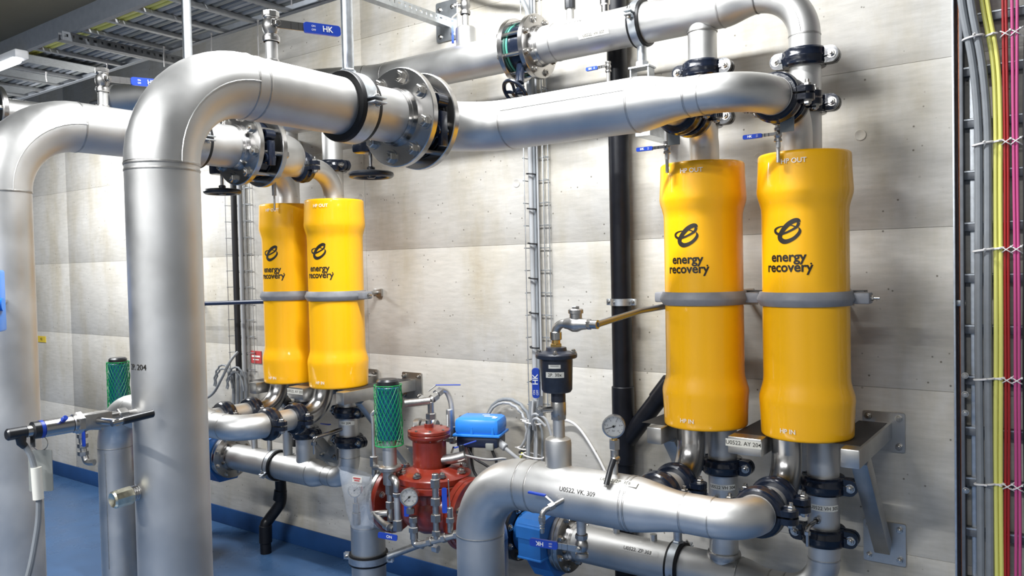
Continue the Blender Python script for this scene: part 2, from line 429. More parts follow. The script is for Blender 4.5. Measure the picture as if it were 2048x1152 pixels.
def ball_valve(P, ax, st, hd, s, label, grip='blue_grip', txt='HK', L=0.15, gw=None, up=None, drop=0.0, nip=None, group=None, flip=False):
    """small lever ball valve: P body centre, ax flow axis, st stem direction, hd lever direction, s body radius"""
    P = V(P); ax = V(ax).normalized(); st = V(st).normalized(); hd = V(hd).normalized()
    t = thing('ball_valve', label, 'valve', P, group)
    g = G(); lathe(g, [(0, -2.0 * s), (s, -2.0 * s), (s, -1.15 * s), (0.82 * s, -1.0 * s), (1.08 * s, -0.5 * s), (1.15 * s, 0), (1.08 * s, 0.5 * s), (0.82 * s, 1.0 * s), (s, 1.15 * s), (s, 2.0 * s), (0, 2.0 * s)], P, ax, 16)
    b = part('valve_body', g, 'steel_cast', t)
    for e in (1, -1):
        g = G(); lathe(g, [(0, 0), (1.10 * s, 0), (1.13 * s, 0.1 * s), (1.13 * s, 0.62 * s), (1.05 * s, 0.7 * s), (0, 0.7 * s)], P + ax * e * 1.30 * s, ax * e, 8 if e > 0 else 20); part('hex_end', g, 'steel_cast', t)
    g = G(); cyl(g, P + st * 0.8 * s, P + st * 1.9 * s, 0.42 * s, 12); part('stem', g, 'steel_bright', t)
    q = P + st * 1.75 * s
    bolt(t, q + st * 0.004, st, 0.42 * s, 'stem_nut', 'bolt_steel')
    side = st.cross(hd).normalized(); g = G(); w = gw or max(0.010, 0.62 * s)
    # lever: short steel strip, a step, then the sleeved grip
    a = q; bpt = q + hd * (L * 0.22); cpt = q + hd * (L * 0.34) + st * drop
    for u, v_ in ((a - hd * s * 0.5, bpt), (bpt, cpt), (cpt, cpt + hd * L * 0.12)):
        d = (v_ - u); box(g, (u + v_) / 2, (d.length + 0.002, w, 0.0035), d, side)
    lv = part('lever', g, 'steel_bright', t)
    g = G(); c0 = cpt + hd * (L * 0.08); prism(g, [(x + L * 0.30, y) for x, y in rrect(L * 0.60, w * 1.35, w * 0.4)], c0 - st * 0.0045, hd, side, 0.009)
    gp = part('grip', g, grip, lv, label='blue plastic lever grip')
    if txt:
        u = V(up) if up is not None else side; u = (side if side.dot(u) >= 0 else -side); n = st
        e = u.cross(n)
        if flip: u, e = -u, -e
        g = G(); flat(g, text2d(txt, w * 1.05, 0.014), c0 + hd * L * 0.38 + n * 0.0045, e, u, 0.0007); flat(g, text2d('ON', w * 0.36), c0 + hd * L * 0.15 + n * 0.0045 + u * w * 0.22, e, u, 0.0007); flat(g, text2d('OFF', w * 0.36), c0 + hd * L * 0.15 + n * 0.0045 - u * w * 0.25, e, u, 0.0007)
        part('lettering', g, 'white_print', gp, label='white HK and ON OFF print')
    if nip:
        g = G(); cyl(g, P - ax * 1.9 * s, P - ax * (1.9 * s + nip), s * 0.72, 16); part('nipple', g, 'steel', t)
    return t
def gauge(c, n, R, label, stem, needle=2.2, body='steel_bright', depth=0.028):
    """dial gauge facing n; stem = list of (radius, length, kind, material) going down"""
    c = V(c); n = V(n).normalized(); t = thing('pressure_gauge', label, 'gauge', c)
    g = G(); lathe(g, [(0, -depth), (R * 0.9, -depth), (R, -depth + 0.004), (R, 0.001)], c, n, 36); part('case', g, body, t)
    g = G(); lathe(g, [(R, 0.0), (R * 1.04, 0.001), (R * 1.04, 0.006), (R * 0.92, 0.0065), (R * 0.91, 0.002)], c, n, 36); part('bezel', g, 'steel_bright', t)
    g = G(); lathe(g, [(0, 0.001), (R * 0.93, 0.001)], c, n, 36); d = part('dial', g, 'dial_white', t, label='white dial face')
    u, r_, _ = frame(n, Z_); r_ = u.cross(n)
    g = G()
    for k in range(11):
        a = -0.75 * pi + 1.5 * pi * k / 10; q = u * cos(a) + r_ * sin(a); lg = 0.16 if k % 2 == 0 else 0.10
        box(g, c + n * 0.0016 + q * R * (0.84 - lg / 2), (R * lg, R * 0.03, 0.0004), q, n.cross(q))
    for k in range(0, 11, 2):
        a = -0.75 * pi + 1.5 * pi * k / 10; q = u * cos(a) + r_ * sin(a); flat(g, text2d(str(k), R * 0.2), c + n * 0.001 + q * R * 0.56, r_, u, 0.0006)
    flat(g, text2d('bar', R * 0.22), c + n * 0.001 - u * R * 0.38, r_, u, 0.0006)
    part('scale', g, 'ink', d)
    q = u * cos(needle) + r_ * sin(needle); g = G(); box(g, c + n * 0.0035 + q * R * 0.25, (R * 0.95, R * 0.05, 0.001), q, n.cross(q)); lathe(g, [(R * 0.11, 0.002), (R * 0.11, 0.0045), (0, 0.0045)], c, n, 14); part('needle', g, 'ink', t)
    g = G(); lathe(g, [(0, 0.0052), (R * 0.90, 0.0052)], c, n, 36); part('window', g, 'clear_glass', t)
    p = c - n * depth * 0.5 - Z_ * R * 0.95
    for (rr, ln, kind, mm) in stem:
        g = G()
        if kind == 'hex': hexp(g, p, -Z_, rr, ln)
        else: cyl(g, p, p - Z_ * ln, rr, 16)
        part('stem_fitting', g, mm, t); p = p - Z_ * ln
    return t
def handwheel(c, ax, R, label, stem, spokes=4, m='black_plastic', rim=0.011):
    c = V(c); ax = V(ax).normalized(); t = thing('handwheel', label, 'handwheel', c); x, y, z = frame(ax)
    g = G(); torus(g, c, ax, R, rim, 40, 10, sq=0.9); part('rim', g, m, t)
    g = G(); cyl(g, c - ax * 0.012, c + ax * 0.028, R * 0.22, 18, 0.003); part('hub', g, m, t)
    for k in range(spokes):
        a = 2 * pi * k / spokes + 0.3; d = x * cos(a) + y * sin(a); g = G(); tube(g, [c + d * R * 0.15, c + d * R * 0.6 + ax * 0.004, c + d * R], 0.0065, 8); part('spoke', g, m, t)
    g = G(); cyl(g, c, c + ax * stem, 0.007, 12); part('stem', g, 'steel_bright', t)
    return t
def cable(name, pts, r, m, label, group=None, n=8, cat='cable'):
    g = G(); tube(g, spline(pts, n), r, 10); return solo(name, g, m, label, cat, group)
def tie(c, ax, ra, rb, label, group, hint=None, tail=None, w=0.0034):
    """strap round a bundle: elliptical loop with a head and a cut tail"""
    x, y, z = frame(ax, hint); c = V(c); g = G()
    pts = [c + x * (ra * cos(a)) + y * (rb * sin(a)) for a in [2 * pi * k / 20 for k in range(20)]]
    tube(g, pts, w, 6, closed=True)
    h = c + y * (-rb) if tail is None else c + V(tail).normalized() * max(ra, rb)
    box(g, h, (0.008, 0.008, 0.006), x, y, 0.001)
    d = V(tail) if tail is not None else -y
    tube(g, [h, h + d.normalized() * 0.012], 0.002, 6)
    return solo('cable_tie', g, 'tie_white', label, 'cable tie', group)

# ------------------------------------------------------------------ the room
XL, XR, YF, ZC = -10.5, 1.6, -6.2, 3.5
g = G(); box(g, ((XL + XR) / 2, YF / 2 + 0.1, -0.05), (XR - XL + 0.4, -YF + 0.4, 0.1)); struct('floor', g, 'floor_blue')
g = G(); box(g, ((XL + XR) / 2, YF / 2 + 0.1, ZC + 0.05), (XR - XL + 0.4, -YF + 0.4, 0.1)); struct('ceiling', g, 'ceiling_paint')
g = G(); box(g, (XL - 0.1, YF / 2, ZC / 2), (0.2, -YF, ZC)); struct('wall_left', g, 'plain_wall')
g = G(); box(g, (XR + 0.1, YF / 2, ZC / 2), (0.2, -YF, ZC)); struct('wall_right', g, 'plain_wall')
g = G(); box(g, ((XL + XR) / 2, YF - 0.1, ZC / 2), (XR - XL + 0.4, 0.2, ZC)); struct('wall_front', g, 'plain_wall')
g = G(); box(g, ((XL + XR) / 2, 0.16, ZC / 2), (XR - XL + 0.4, 0.27, ZC)); wb = struct('wall_back', g, 'concrete')
xs = [XL, -9.69, -6.39, -3.09, 0.21, XR]; zs = [0.0, 0.585, 1.154, 1.70, 2.252, 2.816, ZC]
for i in range(len(xs) - 1):                       # cast concrete fields between the formwork joints
    for j in range(len(zs) - 1):
        g = G(); gp = 0.0022
        box(g, ((xs[i] + xs[i + 1]) / 2, 0.0155, (zs[j] + zs[j + 1]) / 2), (xs[i + 1] - xs[i] - (0.004 if i % 2 == 0 else 0.003), 0.030, zs[j + 1] - zs[j] - 0.0010), bev=0.0006)
        part('concrete_panel', g, 'concrete', wb)
for (hx, hz) in ((-3.12, 1.985), (-2.1, 1.98), (-0.985, 1.985), (-0.63, 2.03), (-1.86, 2.30), (-5.1, 1.98), (-0.95, 1.1)):   # plugged tie holes
    g = G(); lathe(g, [(0, 0.0), (0.013, 0.0), (0.016, 0.0015), (0.019, 0.0015), (0.020, -0.001)], (hx, -0.0002, hz), -Y_, 20); part('tie_hole_plug', g, 'concrete', wb)
g = G(); box(g, ((XL + XR) / 2, -0.004, 0.055), (XR - XL, 0.009, 0.11), bev=0.003); struct('baseboard_back', g, 'base_blue')

# ------------------------------------------------------------------ pressure vessels
def emblem():
    """emblem of interlocked swelling rings drawn as three brush strokes; units 1/1000 of its drawing frame"""
    strokes = [[(758, 225, 55), (745, 192, 75), (690, 190, 80), (600, 238, 85), (520, 312, 85), (462, 395, 85), (435, 455, 90), (450, 510, 90), (510, 548, 85), (590, 540, 72), (680, 495, 62), (745, 430, 58), (772, 375, 50), (765, 335, 30), (752, 312, 10)],
               [(758, 225, 55), (735, 285, 50), (690, 325, 42), (600, 372, 38), (500, 408, 40), (405, 412, 45), (352, 378, 52), (345, 335, 45), (395, 300, 30), (460, 283, 22), (505, 280, 16)],
               [(600, 266, 14), (650, 274, 20), (705, 300, 24), (730, 315, 20)]]
    vs = []; fs = []
    for st in strokes:
        P = spline([((x - 560) * 1.06, 370 - y, w) for x, y, w in st], 6); b0 = len(vs)
        for i, p in enumerate(P):
            d = P[min(i + 1, len(P) - 1)] - P[max(i - 1, 0)]; l = max(1e-6, sqrt(d.x * d.x + d.y * d.y)); nx, ny = -d.y / l, d.x / l
            vs.append((p.x - nx * p.z / 2, p.y - ny * p.z / 2)); vs.append((p.x + nx * p.z / 2, p.y + ny * p.z / 2))
        for k in range(len(P) - 1): fs.append((b0 + 2 * k, b0 + 2 * k + 1, b0 + 2 * k + 3, b0 + 2 * k + 2))
    return vs, fs
radians_ = math.radians
EMB = emblem()
ZB, ZT, RB, RM = 1.039, 1.937, 0.1455, 0.1325
def vessel(x, y, turn, label):
    t = thing('pressure_vessel', label, 'pressure vessel', (x, y, ZB), 'yellow pressure vessels')
    h = ZT - ZB
    pr = [(0, 0.012), (0.118, 0.010), (0.126, 0.0), (RB - 0.009, 0.0), (RB - 0.005, 0.004), (RB - 0.004, 0.010), (RB - 0.003, 0.05), (RB - 0.0005, 0.098), (RB + 0.0008, 0.116), (RB - 0.0005, 0.130), (RM + 0.005, 0.156), (RM + 0.001, 0.172), (RM, 0.190)]
    pr2 = [(r, h - z) for r, z in reversed(pr)]
    pass
    g = G(); lathe(g, pr + [(RM, h * 0.4), (RM, h * 0.6)] + pr2, (x, y, ZB), Z_, 72); sh = part('shell', g, 'yellow_paint', t, sharp=0.9)
    n = V((sin(turn), -cos(turn), 0)); et = V((cos(turn), sin(turn), 0))
    c = V((x, y, 0))
    g = G(); S = 0.000176; geo = ([(a * S, b * S) for a, b in EMB[0]], EMB[1]); wrap(g, geo, c + Z_ * 1.690, n, et, Z_, RM); part('emblem', g, 'ink', sh, label='black emblem of interlocked rings')
    g = G()
    for du, dv in ((0, 0), (0.0008, 0), (-0.0008, 0), (0, 0.0007), (0, -0.0007)):
        for word, zz in (('energy', 1.610), ('recovery', 1.578)):
            tv, tf = text2d(word, 0.042, 0.012); wrap(g, ([(a + du, b + dv) for a, b in tv], tf), c + Z_ * zz, n, et, Z_, RM)
    vs, fs = [], []
    torus2 = [(0.071 + 0.003 * cos(a), 0.009 + 0.003 * sin(a)) for a in [2 * pi * k / 12 for k in range(12)]]
    wrap(g, (torus2, [tuple(range(12))]), c + Z_ * 1.580, n, et, Z_, RM); part('lettering', g, 'ink', sh, label='black lettering energy recovery')
    g = G(); n3 = V((sin(turn + 0.19), -cos(turn + 0.19), 0)); e3 = V((cos(turn + 0.19), sin(turn + 0.19), 0)); wrap(g, text2d('HP OUT', 0.021, 0.012), c + Z_ * (ZT - 0.034), n3, e3, Z_, RB); part('lettering', g, 'white_print', sh, label='white HP OUT')
    g = G(); wrap(g, text2d('HP IN', 0.020, 0.010), c + Z_ * (ZB + 0.032), n, et, Z_, RB); part('lettering', g, 'white_print', sh, label='white HP IN')
    return t
def vessel_clamp(x, y, label, bar):
    right = x in (NEAR[0], FAR[0])
    z = 1.478; t = thing('vessel_clamp', label, 'clamp', (x, y, z - 0.022), 'grey bands round the vessels'); h = 0.0225
    g = G(); lathe(g, [(RM - 0.001, -h), (RM + 0.006, -h), (RM + 0.017, -h * 0.25), (RM + 0.017, h * 0.05), (RM + 0.008, h), (RM - 0.001, h)], (x, y, z), Z_, 64, close=True)
    part('band', g, 'grey_band', t)
    for s in (1, -1):
        g = G(); box(g, (x - 0.120, y + 0.122, z) if (s < 0 and right) else (x + 0.165 * s, y + 0.03, z), (0.05, 0.055, 0.036), bev=0.006); part('lug', g, 'grey_band', t)
    bolt(t, (x + 0.19, y + 0.03, z) if right else (x + 0.165, y + 0.0575, z), X_ if right else Y_, 0.008, shank=0.014); 
    if bar: g = G(); box(g, (x + 0.01, y + 0.175, z + 0.004), (0.27, 0.05, 0.03), bev=0.002); part('cross_bar', g, 'black_plastic', t)
    for dx_ in ((0.03, -0.08) if bar else (-0.06,)): g = G(); tube(g, [(x + dx_, y + (0.19 if bar else 0.13), z), (x + dx_, -0.012, z)], 0.009, 12); part('stand_off', g, 'frame_steel', t)
    g = G(); box(g, (x - (0.025 if bar else 0.06), -0.008, z), (0.17 if bar else 0.06, 0.012, 0.04), bev=0.002); part('wall_plate', g, 'frame_steel', t)
    return t
VY = -0.345
NEAR = (-0.725, -1.067); FAR = (-2.942, -3.29)
vessel(NEAR[0], VY, -0.13, 'yellow pressure vessel of the pair beside the cable ladder, at the ladder end')
vessel(NEAR[1], VY, -0.05, 'yellow pressure vessel of the pair beside the cable ladder, next to the black drainpipe')
vessel(FAR[0], VY, 0.20, 'yellow pressure vessel of the far pair, above the green netted cylinder side')
vessel(FAR[1], VY, 0.16, 'yellow pressure vessel of the far pair, half hidden behind its neighbour')
vessel_clamp(NEAR[0], VY, 'grey band clamp round the yellow vessel at the ladder end', 1)
vessel_clamp(NEAR[1], VY, 'grey band clamp round the yellow vessel next to the black drainpipe', 1)
vessel_clamp(FAR[0], VY, 'grey band clamp on the front vessel of the far pair', 0)
vessel_clamp(FAR[1], VY, 'grey band clamp on the hidden vessel of the far pair', 0)

# ------------------------------------------------------------------ wall brackets
def bracket(x, w, label, brace=True, code=None):
    t = thing('wall_bracket', label, 'bracket', (x, 0, 0.55), 'steel brackets under the vessels')
    zt = 1.038; hb = 0.057; g = G(); box(g, (x, -0.249, zt - hb / 2), (w, 0.482, hb), bev=0.004); part('beam', g, 'frame_steel', t)
    g = G(); prism(g, rrect(0.135, 0.135, 0.008), (x + 0.0, -0.0005, 1.004), X_, Z_, 0.0085); pl = part('wall_plate', g, 'frame_steel', t)
    for sx in (-1, 1):
        for sz in (-1, 1): bolt(pl, (x + sx * 0.049, -0.0090, 1.004 + sz * 0.049), -Y_, 0.010, shank=0.006)
    g = G(); box(g, (x - (0.028 if w < 0.08 else 0.0), -0.235, zt + 0.0008), (0.09 if w < 0.08 else 0.10, 0.40, 0.0012)); part('rubber_pad', g, 'pad_black', t)
    if brace:
        a = V((x, -0.36, 0.985)); b = V((x, -0.030, 0.605)); d = (b - a).normalized(); g = G(); box(g, (a + b) / 2, ((b - a).length, 0.050, 0.050), d, X_, 0.003); part('brace', g, 'frame_steel', t)
        g = G(); prism(g, rrect(0.135, 0.145, 0.006), (x, -0.0005, 0.617), X_, Z_, 0.0085); pl = part('wall_plate', g, 'frame_steel', t)
        for sx in (-1, 1):
            for sz in (-1, 1): bolt(pl, (x + sx * 0.049, -0.0090, 0.617 + sz * 0.052), -Y_, 0.010, shank=0.006)
    if code:
        g = G(); flat(g, grid2d(w * 1.06, 0.024, 4, 2), (x - 0.003, -0.4902, zt - 0.020), X_, Z_, 0.0006); s = part('label_strip', g, 'label_white', t, label='white label strip with handwritten code')
        g = G(); flat(g, text2d(code, 0.0185, 0.006), (x - 0.003, -0.4902, zt - 0.020), X_, Z_, 0.0013); part('lettering', g, 'ink', s, label='handwritten ' + code)
bracket(-0.5625, 0.055, 'steel wall bracket with diagonal brace beside the cable ladder')
bracket(-0.880, 0.110, 'wide steel bracket between the two near vessels, with a handwritten label', False, 'U0522. AY 204')
bracket(-1.195, 0.055, 'steel wall bracket behind the round pressure gauge and black drainpipe')
bracket(-2.775, 0.055, 'steel wall bracket behind the green netted cylinder')
bracket(-3.090, 0.110, 'wide steel bracket between the two far vessels', False, 'U0522. AY 203')
bracket(-3.425, 0.055, 'steel wall bracket at the hidden end of the far pair')

# ------------------------------------------------------------------ pipework of the near pair
LPY = -0.25
rH, rL, rD = 0.084, 0.0505, 0.072
HX = (-0.742, -1.050)          # HP out branches
LX = (-0.745, -1.098)          # LP out risers
HI = (-0.770, -1.095)          # HP in branches
LI = (-0.701, -1.045)          # LP in legs
nearp = 'near pair of vessels'

# -- upper low-pressure header: tee, reducer, elbow down to the first coupling
zU = 2.492
t = thing('pipe_spool', 'upper steel header pipe along the wall, bending down over the near vessels', 'pipe', (-1.2, LPY, zU))
straight(t, (-1.79, LPY, zU), (-1.02, LPY, zU), 0.074)
weld(t, (-1.705, LPY, zU), X_, 0.074)
reducer(t, (-1.02, LPY, zU), (-0.900, LPY, zU), 0.074, rL)
e = elbow(t, (-0.900, LPY, zU), X_, -Z_, 0.155, rL, seam=-Y_)
straight(t, e, (LX[0], LPY, 2.262), rL)
straight(t, (LX[1], LPY, zU - 0.03), (LX[1], LPY, 2.285), rL, 'branch_pipe'); weld(t, (LX[1], LPY, zU - 0.076), Z_, rL + 0.002)
flange(t, (-1.802, LPY, zU), X_, 0.074, 0.130, 0.022, 8, 0.0125, 1)
for (bx, r1, h1, cap_) in ((-1.643, 0.016, 0.055, 'black_plastic'),):
    g = G(); cyl(g, (bx, LPY, zU + 0.065), (bx, LPY, zU + 0.125), 0.0155, 16); part('nozzle', g, 'steel', t)
    g = G(); lathe(g, [(0, 0.05), (0.021, 0.05), (0.022, 0.045), (0.022, 0.0), (0, 0.0)], (bx, LPY, zU + 0.12), Z_, 10); part('nozzle_cap', g, 'black_plastic', t, label='black screw cap')
g = G(); cyl(g, (-1.487, LPY, zU + 0.065), (-1.487, LPY, zU + 0.11), 0.015, 16); cyl(g, (-1.487, LPY, zU + 0.10), (-1.487, LPY, zU + 0.135), 0.02, 16, 0.004); part('nozzle', g, 'steel_bright', t)
nn = V((0, -0.83, 0.56)); sticker(t, (-1.60, LPY, zU), nn, X_, nn.cross(X_) * -1 if False else V((0, 0.56, 0.83)), 0.074, 'u', 0.10, 0.020, 'U0522. VH 306', 0.014, 'steel')
n2 = V((0, -0.96, -0.28)); sticker(t, (-1.50, LPY, zU), n2, X_, V((0, -0.28, 0.96)), 0.074, 'u', 0.13, 0.020, 'U0522. VH 307', 0.015)
# valve between the flanges and the pipe beyond
t = thing('butterfly_valve', 'wafer valve between the bolted flanges of the upper wall header', 'valve', (-1.87, LPY, zU))
g = G(); lathe(g, [(0.060, -0.030), (0.098, -0.030), (0.098, 0.030), (0.060, 0.030)], (-1.853, LPY, zU), X_, 40, close=True); part('valve_body', g, 'navy_paint', t)
for s in (1, -1):
    g = G(); lathe(g, [(0.070, -0.004), (0.102, -0.004), (0.102, 0.004), (0.070, 0.004)], (-1.853 + s * 0.034, LPY, zU), X_, 40, close=True); part('gasket', g, 'gasket', t)
g = G(); cyl(g, (-1.845, LPY - 0.06, zU - 0.08), (-1.79, LPY - 0.15, zU - 0.18), 0.018, 14); part('valve_neck', g, 'navy_paint', t)
studs(t, (-1.892, LPY, zU), (-1.813, LPY, zU), 0.074, 0.130, 8, 0.008)
handwheel((-1.775, LPY - 0.20, zU - 0.225), (0.25, 0.72, 0.64), 0.056, 'small dark handwheel under the upper wall header flange', 0.05, 4, 'navy_paint', 0.008)
t = thing('pipe_spool', 'upper steel header pipe beyond the flange, curving away behind the big elbow pipe', 'pipe', (-2.3, LPY, zU))
flange(t, (-1.904, LPY, zU), X_, 0.076, 0.130, 0.022, 8, 0.0125, -1)
straight(t, (-1.91, LPY, zU), (-2.64, LPY, zU), 0.077)
d2 = V((-0.905, -0.425, 0.0)).normalized()
e = elbow(t, (-2.64, LPY, zU), -X_, d2, 0.30, 0.077)
q = e + d2 * 1.32; straight(t, e, q, 0.077)
g = G(); lathe(g, [(0.077, 0), (0.072, 0.022), (0.05, 0.042), (0, 0.05)], q, d2, 28); part('end_cap', g, 'steel', t)
g = G(); cyl(g, (-2.175, LPY, zU + 0.06), (-2.175, LPY, zU + 0.15), 0.044, 24, 0.006); part('nozzle', g, 'steel', t)
ball_valve((-2.175, LPY, zU + 0.245), Z_, V((-0.75, -0.66, 0)), -Z_, 0.020, 'lever valve with blue grip standing on the upper wall header', L=0.16, nip=0.06, gw=0.016, drop=0.022)
# clamp and strut of the header
clamp((-1.335, LPY, zU), X_, V((0, -1, 0.15)), 0.074, 'rubber lined pipe clamp round the upper wall header')
t = thing('strut_bracket', 'galvanised slotted strut post under the upper wall header clamp', 'strut', (-1.335, LPY, 2.2))
g = G(); cyl(g, (-1.335, LPY, zU - 0.085), (-1.335, LPY, zU - 0.16), 0.018, 16); hexp(g, (-1.335, LPY, zU - 0.16), Z_, 0.026, 0.02); part('rod', g, 'galvanised', t)
g = G(); box(g, (-1.335, LPY, zU - 0.163), (0.085, 0.06, 0.006)); part('head_plate', g, 'galvanised', t)
for s in (-1, 1):
    g = G(); box(g, (-1.335 + s * 0.036, LPY, zU - 0.28), (0.005, 0.05, 0.23)); part('leg', g, 'galvanised', t)
g = G(); box(g, (-1.335, LPY / 2 - 0.002, zU - 0.395), (0.06, -LPY + 0.006, 0.04)); part('arm', g, 'galvanised', t)
# small drain valve below the header
ball_valve((-1.478, LPY, zU - 0.135), Z_, -Y_, -X_, 0.010, 'tiny lever valve hanging under the upper wall header', L=0.085, nip=0.05, txt='HK')
g = G(); tube(g, [(-1.478, LPY, zU - 0.15), (-1.478, LPY, zU - 0.21)], 0.007, 10); solo('drain_stub', g, 'steel_bright', 'thin outlet stub below the tiny lever valve', 'pipe')

# -- spools between couplings and vessel tops
for k, (lx, lab) in enumerate(((LX[0], 'ladder end'), (LX[1], 'drainpipe side'))):
    w = ('of the ladder-end vessel', 'of the drainpipe-side vessel')[k]
    zc1 = 2.262 if k == 0 else 2.282; zc2 = 2.108
    coupling((lx, LPY, zc1), Z_, X_, rL, 'black grooved coupling on the upper riser ' + w, 'black pipe couplings')
    t = thing('pipe_spool', 'short steel riser between two couplings ' + w, 'pipe', (lx, LPY, zc2)); straight(t, (lx, LPY, zc1 - 0.001), (lx, LPY, zc2 + 0.001), rL)
    coupling((lx, LPY, zc2), Z_, X_, rL, 'black grooved coupling low on the riser ' + w, 'black pipe couplings')
    t = thing('pipe_spool', 'steel stub entering the top ' + w, 'pipe', (lx, LPY, ZT)); straight(t, (lx, LPY, zc2 - 0.001), (lx, LPY, ZT - 0.012), rL)

# -- upper high-pressure header
zP, yP = 2.085, -0.75
t = thing('pipe_spool', 'thick steel header pipe above the near vessels, with a reducer and two branches', 'pipe', (-1.3, yP, zP))
flange(t, (-1.782, -0.985, zP), Y_, rH, 0.158, 0.024, 8, 0.019, 1, phase=0.22)
straight(t, (-1.782, -0.98, zP), (-1.782, -0.955, zP), rH)
e = elbow(t, (-1.782, -0.955, zP), Y_, X_, 0.205, rH)
straight(t, e, (-1.105, yP, zP), rH)
g = G(); tube(g, [(-1.57, yP - rH * 0.92, zP + rH * 0.39), (-1.11, yP - rH * 0.92, zP + rH * 0.39)], 0.0018, 6); part('weld_seam', g, 'steel_weld', t)
reducer(t, (-1.105, yP, zP), (-0.935, yP, zP), rH, 0.0585)
straight(t, (-0.935, yP, zP), (HX[0] - 0.153, yP, zP), 0.0585)
e = elbow(t, (HX[0] - 0.153, yP, zP), X_, Y_, 0.153, 0.0565)
straight(t, e, (HX[0], -0.566, zP), 0.0525)
straight(t, (HX[1], yP + 0.03, zP), (HX[1], -0.552, zP), 0.050, 'branch_pipe')
scr = V((0, -0.9, 0.43)); scribble(t, (-1.02, yP, zP), scr, X_, V((0, 0.43, 0.9)), 0.077, 'u', '304', 0.016)
for k in (0, 1):
    w = ('of the ladder-end vessel', 'of the drainpipe-side vessel')[k]; hx = HX[k]
    coupling((hx, -0.565, zP), Y_, X_, 0.052, 'black grooved coupling joining the thick header to the top ' + w, 'black pipe couplings')
    t = thing('pipe_spool', 'short steel spool between the couplings above the top ' + w, 'pipe', (hx, -0.52, zP)); straight(t, (hx, -0.565, zP), (hx, -0.478, zP), 0.0495)
    coupling((hx, -0.478, zP), Y_, X_, 0.050, 'black grooved coupling next to the top elbow ' + w, 'black pipe couplings')
    t = thing('pipe_spool', 'steel elbow leading into the top ' + w, 'pipe', (hx, -0.36, ZT)); e = elbow(t, (hx, -0.455, zP), Y_, -Z_, 0.095, 0.0475, welds=False); straight(t, (hx, -0.477, zP), (hx, -0.455, zP), 0.0475); straight(t, e, (hx, e.y, ZT - 0.012), 0.0475)
    # vent valve with blue grip
    vx = hx - (0.075 if k else 0.016); vy = -0.50
    ball_valve((vx, vy, 1.985), Z_, -Y_, -X_, 0.0105, 'small lever valve with blue grip at the top ' + w, L=0.10, nip=0.02, flip=True)
    t = thing('vent_tube', 'thin steel vent tube at the top rim ' + w, 'pipe', (vx, vy, 1.9)); g = G(); cyl(g, (vx, vy, 1.967), (vx, vy, 1.900), 0.006, 10); part('tube', g, 'steel_bright', t)
    g = G(); cyl(g, (vx, vy, 2.000), (vx, vy, 2.014 if k == 0 else 2.050), 0.008, 12); part('tube', g, 'steel', t)
    g = G(); box(g, (vx + 0.033, vy - 0.018, 2.012), (0.042, 0.003, 0.050), X_, Y_); part('tag_plate', g, 'tag_grey', t)

# -- butterfly valve and big feed pipe
t = thing('butterfly_valve', 'wafer valve between the big flanges above the green netted cylinder', 'valve', (-1.782, -1.03, zP))
g = G(); lathe(g, [(0.07, -0.026), (0.113, -0.026), (0.118, -0.018), (0.118, 0.018), (0.113, 0.026), (0.07, 0.026)], (-1.782, -1.035, zP), Y_, 44, close=True)
part('valve_body', g, 'navy_paint', t)
for s in (1, -1):
    g = G(); lathe(g, [(0.08, -0.003), (0.122, -0.003), (0.122, 0.003), (0.08, 0.003)], (-1.782, -1.035 + s * 0.030, zP), Y_, 44, close=True); part('gasket', g, 'black_rubber', t)
for a in (0.35, 2.8, -0.4, -2.7):
    c = V((-1.782, -1.035, zP)) + X_ * 0.134 * cos(a) + Z_ * 0.134 * sin(a); g = G(); lathe(g, [(0.011, -0.022), (0.021, -0.022), (0.021, 0.022), (0.011, 0.022)], c, Y_, 16, close=True); part('lug_eye', g, 'navy_paint', t)
g = G(); box(g, (-1.644, -1.035, zP - 0.045), (0.018, 0.03, 0.11), bev=0.003); part('pin_guide', g, 'navy_paint', t)
studs(t, (-1.782, -1.075, zP), (-1.782, -0.996, zP), rH, 0.158, 8, 0.009, 0.22)
g = G(); cyl(g, (-1.885, -1.035, zP - 0.03), (-1.975, -1.035, zP - 0.045), 0.022, 16); box(g, (-1.985, -1.035, zP - 0.05), (0.085, 0.07, 0.075), bev=0.01); part('gear_box', g, 'navy_paint', t)
handwheel((-1.985, -1.02, 1.925), Z_, 0.066, 'black handwheel hanging below the big bolted flanges', 0.13, 3, rim=0.012)
t = thing('pipe_spool', 'thick steel pipe rising from the floor in a big elbow beside the transducer', 'pipe', (-1.782, -1.9, 0.0))
flange(t, (-1.782, -1.087, zP), Y_, rH, 0.158, 0.024, 8, 0.019, -1, phase=0.22)
straight(t, (-1.782, -1.09, zP), (-1.782, -1.675, zP), rH, n=48)
e = elbow(t, (-1.782, -1.675, zP), -Y_, -Z_, 0.225, rH + 0.001, seam=X_, n=48)
weld(t, (-1.782, -1.64, zP), Y_, rH); weld(t, (-1.782, -1.9, 1.845), Z_, rH)
straight(t, e, (-1.782, -1.9, 0.0), rH, n=48)
nn = V((0.86, -0.5, 0)); scribble(t, (-1.782, -1.9, 1.385), V((0.10, -0.995, 0)), V((0.995, 0.10, 0)), Z_, rH, 't', '2P. 204', 0.019)
g = G(); cyl(g, (-1.782, -1.575, zP + 0.075), (-1.782, -1.575, zP + 0.135), 0.0165, 20); part('nozzle', g, 'steel', t); weld(t, (-1.782, -1.575, zP + 0.083), Z_, 0.018, 0.003)
g = G(); cyl(g, (-1.79, -1.975, 1.275), (-1.79, -2.02, 1.275), 0.0145, 18); part('nozzle', g, 'steel_bright', t)
ball_valve((-1.782, -1.575, 2.262), Z_, V((1, -0.25, 0)), V((0.25, 1, 0.06)), 0.0205, 'lever ball valve with blue HK grip on top of the big elbow pipe', L=0.185, up=Z_, gw=0.0215)
